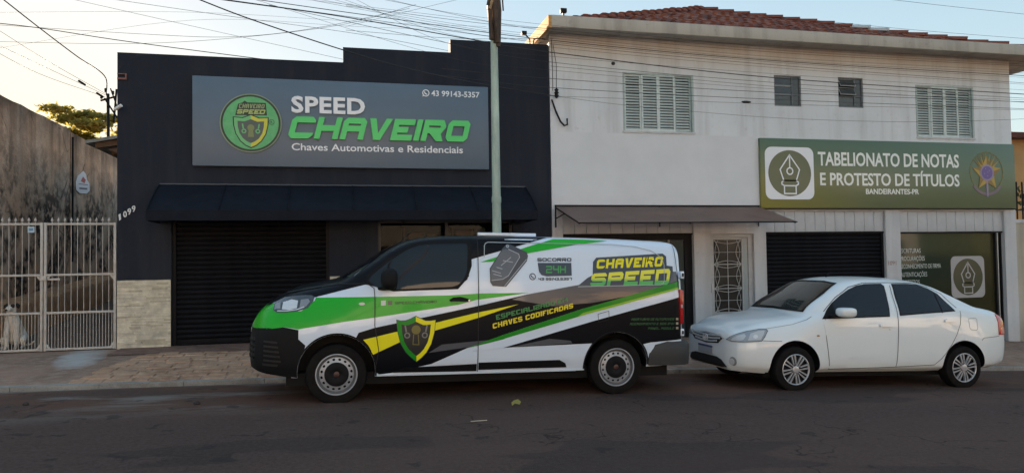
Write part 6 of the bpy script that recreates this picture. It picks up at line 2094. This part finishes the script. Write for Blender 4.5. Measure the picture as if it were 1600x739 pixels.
# roof bar and wiper
box('roof_marker', 2.56, 3.30, -.55, -.48, 1.925, 1.965, VWHITE, van, .008)
tube('antenna', [(1.62, -.45, 1.83), (1.78, -.45, 1.99)], .006, BLACKP, van, 5)
tube('wiper', [(1.02, -.5, 1.45), (1.10, -.1, 1.50), (1.12, .3, 1.515)], .010, BLACKP, van, 5)
box('underbody', .35, 4.95, -.80, .80, .20, .34, BLACKP, van)
for (x) in (FWX, RWX):
    wheel(van, x, -.83, WZ, .338, .21, .226, 'steel', -1)
    wheel(van, x, .83, WZ, .338, .21, .226, 'steel', 1)

# ------------------------------------------------------------------ sedan
CBOWL = mat('car lamp bowl', (.44, .47, .50), .2, coat=.8)
CLENS = mat('car lamp lens', (.27, .30, .33), .1, coat=1.0)
CPAINT = mat('white car paint', (0.69, 0.745, 0.775), 0.28, coat=.7)
car = thing('sedan', 'white four door sedan parked behind the van', 'car', (4.886, -4.27, -.0825), rot=(0, .0394, 0))
def cs(x, zb, wb, zl, wl, zm, wm, zs, ws, z5, w5, z6, w6, z7, w7, zt):
    return (x, [(0, zb), (wb, zb), (wl, zl), (wm, zm), (ws, zs), (w5, z5), (w6, z6), (w7, z7), (0, zt)])
CS = [
    cs(-.005, .29, .36, .35, .41, .50, .43, .60, .42, .67, .39, .705, .31, .72, .17, .723),
    cs(.02, .27, .48, .345, .54, .50, .56, .625, .545, .70, .50, .738, .40, .752, .23, .756),
    cs(.07, .252, .58, .335, .65, .50, .672, .645, .65, .73, .59, .768, .47, .783, .27, .787),
    cs(.15, .245, .655, .33, .73, .51, .752, .66, .725, .745, .62, .785, .50, .81, .28, .818),
    cs(.28, .235, .70, .33, .78, .53, .80, .70, .768, .80, .68, .840, .54, .858, .30, .864),
    cs(.48, .225, .73, .33, .81, .56, .825, .75, .785, .852, .71, .890, .57, .908, .31, .916),
    cs(.80, .22, .75, .33, .838, .58, .848, .80, .80, .902, .725, .942, .585, .960, .32, .969),
    cs(1.0, .23, .755, .33, .842, .60, .852, .86, .815, .935, .735, .975, .60, 1.0, .34, 1.015),
    cs(1.15, .24, .755, .33, .845, .60, .855, .90, .82, 1.0, .74, 1.085, .655, 1.125, .37, 1.145),
    cs(1.40, .24, .755, .33, .845, .60, .855, .94, .82, 1.09, .735, 1.222, .645, 1.275, .38, 1.297),
    cs(1.70, .24, .755, .33, .845, .60, .855, .96, .82, 1.19, .715, 1.372, .605, 1.430, .37, 1.448),
    cs(1.95, .24, .755, .33, .845, .60, .855, .97, .82, 1.22, .705, 1.418, .59, 1.472, .36, 1.490),
    cs(2.35, .24, .755, .33, .845, .60, .855, .985, .82, 1.24, .70, 1.432, .59, 1.485, .36, 1.502),
    cs(2.80, .24, .755, .33, .845, .60, .855, 1.00, .82, 1.24, .70, 1.418, .59, 1.470, .36, 1.487),
    cs(3.10, .245, .755, .33, .845, .61, .855, 1.01, .82, 1.21, .715, 1.365, .615, 1.415, .37, 1.432),
    cs(3.35, .25, .755, .34, .845, .62, .853, 1.01, .815, 1.16, .73, 1.275, .635, 1.312, .38, 1.325),
    cs(3.60, .255, .75, .34, .84, .63, .848, 1.0, .805, 1.10, .735, 1.175, .645, 1.205, .39, 1.215),
    cs(3.80, .26, .74, .35, .83, .64, .84, .98, .795, 1.055, .73, 1.105, .645, 1.128, .39, 1.136),
    cs(4.0, .28, .71, .36, .80, .65, .815, .96, .78, 1.03, .715, 1.075, .62, 1.095, .38, 1.102),
    cs(4.15, .30, .66, .38, .76, .65, .78, .93, .745, 1.00, .68, 1.045, .59, 1.068, .36, 1.075),
    cs(4.24, .33, .58, .42, .68, .64, .71, .88, .68, .95, .62, 1.0, .53, 1.025, .32, 1.03),
    cs(4.29, .38, .46, .45, .54, .62, .57, .80, .55, .87, .50, .92, .42, .94, .26, .945)]
cV, cF = loft(CS, .04)
CFX, CRX, CWZ = .815, 3.428, .288
cme = cut_arches(cV, cF, [(CFX, CWZ + .02, .352, -1.1, -.56), (CFX, CWZ + .02, .352, .56, 1.1), (CRX, CWZ + .02, .352, -1.1, -.56), (CRX, CWZ + .02, .352, .56, 1.1)])
cme.materials.clear()
for mm in (CPAINT, BLACKP):
    cme.materials.append(mm)
cme.polygons.foreach_set('material_index', [1 if ((min(math.hypot(p.center.x - CFX, p.center.z - CWZ - .02), math.hypot(p.center.x - CRX, p.center.z - CWZ - .02)) < .356 and abs(p.normal.y) < .5) or (abs(p.center.y) < .58 and p.center.z < .7 and .4 < p.center.x < 3.9) or p.center.z < .235) else 0 for p in cme.polygons])
cme.polygons.foreach_set('use_smooth', [True] * len(cme.polygons))
cme.set_sharp_from_angle(angle=math.radians(38))
link('body', cme, None, car)
csh = Shell(cme)
def both(name, poly, m, off, th=0.0, axis='side', grid=.06, parent=None):
    return poly_patch(name, csh, poly, m, parent or car, off, axis, grid, th)
# doors as panels a hair proud of the shell, glass set in black seals
DF = [(1.225, .915), (1.26, .70), (1.285, .50), (1.315, .295), (2.318, .315), (2.365, .998), (2.232, .975), (1.30, .935)]
DR_ = [(2.375, 1.0), (2.330, .318), (2.93, .340), (3.03, .415), (3.11, .50), (3.21, .62), (3.29, .74), (3.36, .88), (3.385, 1.015), (3.31, 1.05), (2.42, .995)]
dF = both('front_door', DF, CPAINT, .004, .006)
dR = both('rear_door', DR_, CPAINT, .004, .006)
line_patch('door_gap', csh, [(1.26, .94), (1.255, .70), (1.28, .50), (1.308, .288), (2.323, .309), (2.932, .333), (3.035, .41), (3.118, .495), (3.218, .615), (3.298, .737), (3.368, .878), (3.395, 1.0), (3.40, 1.06)], .007, SEAM, dF, .003)
line_patch('door_gap', csh, [(2.325, .31), (2.352, .66), (2.372, 1.0), (2.40, 1.39)], .008, SEAM, dR, .006)
GF = [(1.235, .955), (1.34, 1.06), (1.443, 1.150), (1.59, 1.245), (1.737, 1.318), (1.87, 1.365), (2.002, 1.388), (2.261, 1.398), (2.295, 1.37), (2.290, 1.267), (2.235, .990)]
GR = [(2.455, 1.400), (2.70, 1.403), (2.865, 1.394), (3.01, 1.350), (3.133, 1.280), (3.22, 1.18), (3.306, 1.068), (2.42, 1.004)]
for G, d in ((GF, dF), (GR, dR)):
    cx_ = sum(p[0] for p in G) / len(G)
    cz_ = sum(p[1] for p in G) / len(G)
    s = both('window_seal', [(cx_ + (a - cx_) * 1.03, cz_ + (b - cz_) * 1.07) for a, b in G], BLACKP, .0055, .006, parent=d)
    both('window', G, TINT, .007, .004, parent=d)
both('quarter_bar', [(3.08, 1.03), (3.10, 1.032), (3.095, 1.29), (3.075, 1.30)], BLACKP, .009, parent=dR)
line_patch('roof_gutter', csh, [(1.28, 1.03), (1.50, 1.215), (1.75, 1.355), (2.0, 1.415), (2.4, 1.427), (2.8, 1.422), (3.03, 1.375), (3.2, 1.285), (3.36, 1.10)], .008, SEAM, car, .003)
# windscreen, rear screen
WSc = [(-.62, 1.02), (0, 1.035), (.62, 1.02), (.565, 1.25), (.50, 1.395), (.25, 1.42), (-.25, 1.42), (-.50, 1.395), (-.565, 1.25)]
both('windscreen', WSc, mat('windscreen glass', (.022, .028, .028), .05, spec=.5), .004, .006, 'front', .06)
line_patch('windscreen_edge', csh, [(-.62, 1.02), (-.565, 1.25), (-.50, 1.395), (-.25, 1.42), (.25, 1.42), (.50, 1.395), (.565, 1.25), (.62, 1.02), (0, 1.035)], .016, BLACKP, car, .006, 'front', True)
both('rear_screen', [(-.58, 1.15), (.58, 1.15), (.50, 1.38), (-.50, 1.38)], TINT, .004, .006, 'rear', .06)
tube('wiper', [(.99, -.45, 1.035), (1.02, 0, 1.055), (1.03, .35, 1.05)], .009, BLACKP, car, 5)
# bonnet line and bumper line
line_patch('bonnet_gap', csh, [(.30, .775), (.48, .81), (.80, .86), (1.02, .925), (1.10, .965)], .005, mat('soft gap', (.2, .2, .2), .6), car, .0015)
line_patch('bumper_gap', csh, [(.34, .655), (.48, .65), (.62, .648), (.68, .62)], .006, SEAM, car, .002)
line_patch('bumper_gap', csh, [(3.72, .66), (3.76, .694), (4.05, .715)], .006, SEAM, car, .002)
line_patch('body_crease', csh, [(1.36, .435), (1.9, .42), (2.5, .43), (3.0, .46)], .012, CPAINT, car, .004)
# head lamps: wrap from the front corner along the wing
HLs = [(.37, .642), (.42, .678), (.50, .716), (.62, .757), (.76, .790), (.835, .795), (.858, .775), (.832, .695), (.805, .648), (.60, .628), (.45, .625)]
h1 = both('headlamp', HLs, CLENS, .008, .012, 'corner', .025)
both('lamp_bowl', [(.44, .634), (.455, .668), (.53, .702), (.60, .725), (.625, .70), (.60, .655), (.55, .636)], CBOWL, .010, .002, 'corner', .03, h1)
both('lamp_bowl', [(.655, .650), (.675, .735), (.76, .772), (.825, .778), (.822, .735), (.795, .665)], CBOWL, .010, .002, 'corner', .03, h1)
both('lamp_bulb', disc(.735, .70, .026, .024, 14), mat('lamp bulb bright', (.62, .65, .68), .15, coat=1), .012, .002, 'corner', .03, h1)
line_patch('lamp_rim', csh, HLs, .009, mat('lamp rim grey', (.10, .11, .12), .4), h1, .0095, 'corner', True)
HLf = [(-.665, .668), (-.50, .625), (-.44, .625), (-.42, .655), (-.50, .70), (-.62, .745), (-.70, .765), (-.715, .70)]
both('headlamp', [(-a, b) for a, b in HLf], CLENS, .009, .012, 'front', .03)
# grille, badge, intake, plate, fog lamp
gr = both('grille', [(-.44, .645), (-.33, .575), (0, .55), (.33, .575), (.44, .645), (.36, .675), (0, .69), (-.36, .675)], SEAM, .006, 0, 'front', .03)
for z, w in ((.580, .30), (.622, .38), (.662, .40)):
    both('grille_bar', [(-w, z + .012), (-w * .5, z - .004), (0, z - .01), (w * .5, z - .004), (w, z + .012), (w, z + .036), (w * .5, z + .020), (0, z + .014), (-w * .5, z + .020), (-w, z + .036)], CHROME, .018, .014, 'front', .04, gr)
V, F = ring_geo(0, .625, .040, .052, 24, 1.35)
patch('badge', csh, V, F, CHROME, gr, .024, 'front', 0, .01)
V, F = ring_geo(0, .625, .020, .030, 20, .9)
patch('badge', csh, V, F, CHROME, gr, .025, 'front', 0, .01)
line_patch('grille_frame', csh, [(-.46, .648), (-.36, .684), (0, .70), (.36, .684), (.46, .648)], .012, CHROME, gr, .006, 'front')
both('air_intake', [(-.52, .285), (-.38, .275), (0, .27), (.38, .275), (.52, .285), (.42, .37), (.30, .395), (-.30, .395), (-.42, .37)], SEAM, .008, 0, 'front', .03)
pl2 = both('number_plate', [(-.20, .415), (.20, .415), (.20, .525), (-.20, .525)], mat('plate grey white', (.36, .38, .42), .4), .018, .018, 'front', .1)
both('plate_band', [(-.20, .498), (.20, .498), (.20, .525), (-.20, .525)], mat('plate blue band', (.04, .06, .16), .4), .0195, 0, 'front', .1, pl2)
fg = both('fog_lamp_recess', disc(-.615, .372, .050, .058, 18), mat('recess grey', (.22, .23, .24), .5), .005, 0, 'front', .04)
both('fog_lamp', disc(-.60, .365, .036, .042, 16), LAMPB, .014, .008, 'front', .03, fg)
both('lower_lip', [(-.56, .240), (0, .232), (.56, .240), (.56, .256), (0, .250), (-.56, .256)], CPAINT, .014, .014, 'front', .06)
# fittings
for xa, xb, z, d in ((2.075, 2.255, .858, dF), (3.105, 3.28, .925, dR)):
    hh = both('handle', [(xa, z - .020), (xb, z - .018), (xb + .012, z + .010), (xb - .02, z + .028), (xa + .03, z + .026), (xa - .010, z + .008)], CPAINT, .028, .028, parent=d)
    both('handle_recess', [(xa + .01, z - .028), (xb - .01, z - .026), (xb, z - .013), (xa, z - .014)], CPAINT, .0055, parent=d)
both('key_lock', disc(2.225, .805, .010, n=10), CHROME, .008, .004, parent=dF)
line_patch('fuel_flap', csh, [(3.52, .955), (3.64, .965), (3.665, .95), (3.66, .82), (3.64, .80), (3.55, .805), (3.525, .83)], .005, mat('soft gap', (.2, .2, .2), .6), car, .002, closed=True)
both('side_repeater', disc(1.135, .722, .022, .011, 12), mat('repeater amber', (.28, .14, .05), .3), .006, .005)
cmr = rounded_block('door_mirror', (1.49, -.93, 1.035), (.125, .09, .062), CPAINT, car, 3.4)
rounded_block('mirror_foot', (1.40, -.84, .985), (.09, .06, .02), BLACKP, cmr)
rounded_block('door_mirror', (1.49, .93, 1.035), (.125, .09, .062), CPAINT, car, 3.4)
both('mirror_base', [(1.235, .955), (1.34, 1.06), (1.44, 1.145), (1.42, .962)], BLACKP, .0095, .003)
CTL = [(4.045, .735), (4.055, .90), (4.03, 1.0), (4.09, 1.015), (4.16, .98), (4.19, .90), (4.185, .735)]
ct = both('tail_lamp', CTL, REDL, .010, .014, grid=.04)
both('tail_lens', [(4.09, .745), (4.10, .83), (4.15, .85), (4.18, .80), (4.175, .745)], mat('amber lens', (.72, .30, .24), .15, coat=.8), .0125, .003, grid=.03, parent=ct)
both('tail_lamp', [(-.60, .74), (-.45, .74), (-.47, .90), (-.62, .92)], REDL, .008, .01, 'rear', .05)
both('tail_lamp', [(.60, .74), (.45, .74), (.47, .90), (.62, .92)], REDL, .008, .01, 'rear', .05)
tube('antenna', [(1.86, 0, 1.47), (1.95, 0, 1.56)], [.010, .006], BLACKP, car, 6)
box('underbody', .45, 3.75, -.66, .66, .17, .26, BLACKP, car)
for x in (CFX, CRX):
    wheel(car, x, -.755, CWZ, .292, .185, .195, 'cover', -1)
    wheel(car, x, .755, CWZ, .292, .185, .195, 'cover', 1)

# ------------------------------------------------------------------ litter on the street
lf = mesh('fallen_leaf', [(1.82, -5.64, .045), (1.86, -5.60, .062), (1.91, -5.615, .05), (1.94, -5.57, .07), (1.91, -5.54, .095), (1.86, -5.55, .085), (1.825, -5.585, .07)], [(0, 1, 6), (1, 5, 6), (1, 2, 5), (2, 4, 5), (2, 3, 4)], mat('yellow green leaf', (.28, .26, .06), .6, transl=.2))
tag(lf, 'curled yellow green leaf lying on the asphalt before the van', 'leaf')
st = box('twig', 1.20, 1.36, -6.55, -6.545, .105, .112, mat('pale straw', (.45, .42, .36), .7))
tag(st, 'thin pale straw lying on the asphalt', 'straw')
for i, (x, y, s) in enumerate(((-3.35, -4.5, .035), (-1.55, -4.85, .04), (-4.4, -4.3, .025))):
    o = blob('stone', (x, y, road_z(x, y) + s * .4), (s, s * .8, s * .6), mat('pebble', (.04, .032, .03), .9), None, 7)
    tag(o, ['small dark stone on the asphalt below the gate corner', 'larger dark stone on the asphalt left of the van', 'smallest dark stone near the left kerb'][i], 'stone', 'loose stones on the road')

# ================================================================== the other side of the street (seen in reflections, and bouncing the low sun)
strip('far_pavement', [-60, -30, 0, 30, 60], [-30, -23.5], lambda x, y: road_z(max(-14, min(14, x)), -12) + .12, APRON, 'worn pavement on the far side of the street')
def far_house(label, x0, x1, h, col, roofed, yf=-28.0):
    t = thing('far_house', label, 'house', ((x0 + x1) / 2, yf - 4, 0), 'houses across the street')
    m = m_render('render ' + label[:12], col, tuple(c * .6 for c in col))
    holes = []
    n = max(2, int((x1 - x0) / 3.2))
    for i in range(n):
        c = x0 + (x1 - x0) * (i + .5) / n
        holes.append((c - .6, c + .6, 1.3, 2.5))
        if h > 5:
            holes.append((c - .6, c + .6, 4.1, 5.2))
    panel('wall', x0, x1, -.8, h, yf - .25, .25, holes, m, t)
    for hl_ in holes:
        box('window', hl_[0] - .02, hl_[1] + .02, yf - .16, yf - .12, hl_[2] - .02, hl_[3] + .02, GLASSD, t)
    box('side_wall', x0, x0 + .25, yf - 8, yf - .252, -.8, h, m, t)
    box('side_wall', x1 - .25, x1, yf - 8, yf - .252, -.8, h, m, t)
    if roofed:
        mesh('roof', [(x0 - .5, yf + .6, h), (x1 + .5, yf + .6, h), (x1 + .5, yf - 4, h + 1.9), (x0 - .5, yf - 4, h + 1.9), (x1 + .5, yf - 8.6, h), (x0 - .5, yf - 8.6, h)], [(0, 1, 2, 3), (3, 2, 4, 5), (0, 5, 4, 1), (0, 3, 5), (1, 4, 2)], TILE3, t)
    else:
        box('flat_roof', x0 + .25, x1 - .25, yf - 8, yf - .252, h - .6, h - .4, APRON, t)
far_house('cream two storey house across the street', -27, -15.5, 6.6, (.62, .52, .38), True)
far_house('low white house across the street', -14, -4, 4.2, (.68, .65, .58), True, -29)
far_house('tall pale shop house across the street', -2.5, 8, 7.2, (.70, .66, .58), False)
far_house('ochre low house across the street', 9.5, 19, 4.6, (.60, .42, .22), True, -29)
far_house('long pale warehouse across the street', 21, 38, 6.8, (.64, .60, .54), False)
far_house('far left plain house across the street', -42, -29, 5.5, (.60, .50, .40), True)
for i, (x, h) in enumerate(((-14.8, 5.2), (8.7, 5.6), (20, 6.4), (-28, 6))):
    rr_ = random.Random(40 + i)
    bl_ = [((x + rr_.uniform(-1.4, 1.4), -25 + rr_.uniform(-1, 1), h - 1 + rr_.uniform(-1.2, 1.0)), (.9, .9, .7)) for _ in range(9)]
    leafy('street_tree', ['round tree between the cream and white far houses', 'round tree between the tall and ochre far houses', 'tall tree before the far warehouse', 'tree before the far left house'][i], 'tree', (x, -25, 0), bl_, 1500, .16, 50 + i,
          [([(x, -25, -.3), (x + .1, -25, 2.2), (x, -25, h - 1)], [.16, .12, .06]), ([(x + .1, -25, 2.2), (x + 1, -24.8, h - 1.2)], [.08, .03]), ([(x + .1, -25, 2.4), (x - 1, -25.2, h - 1)], [.08, .03])], 'trees across the street')
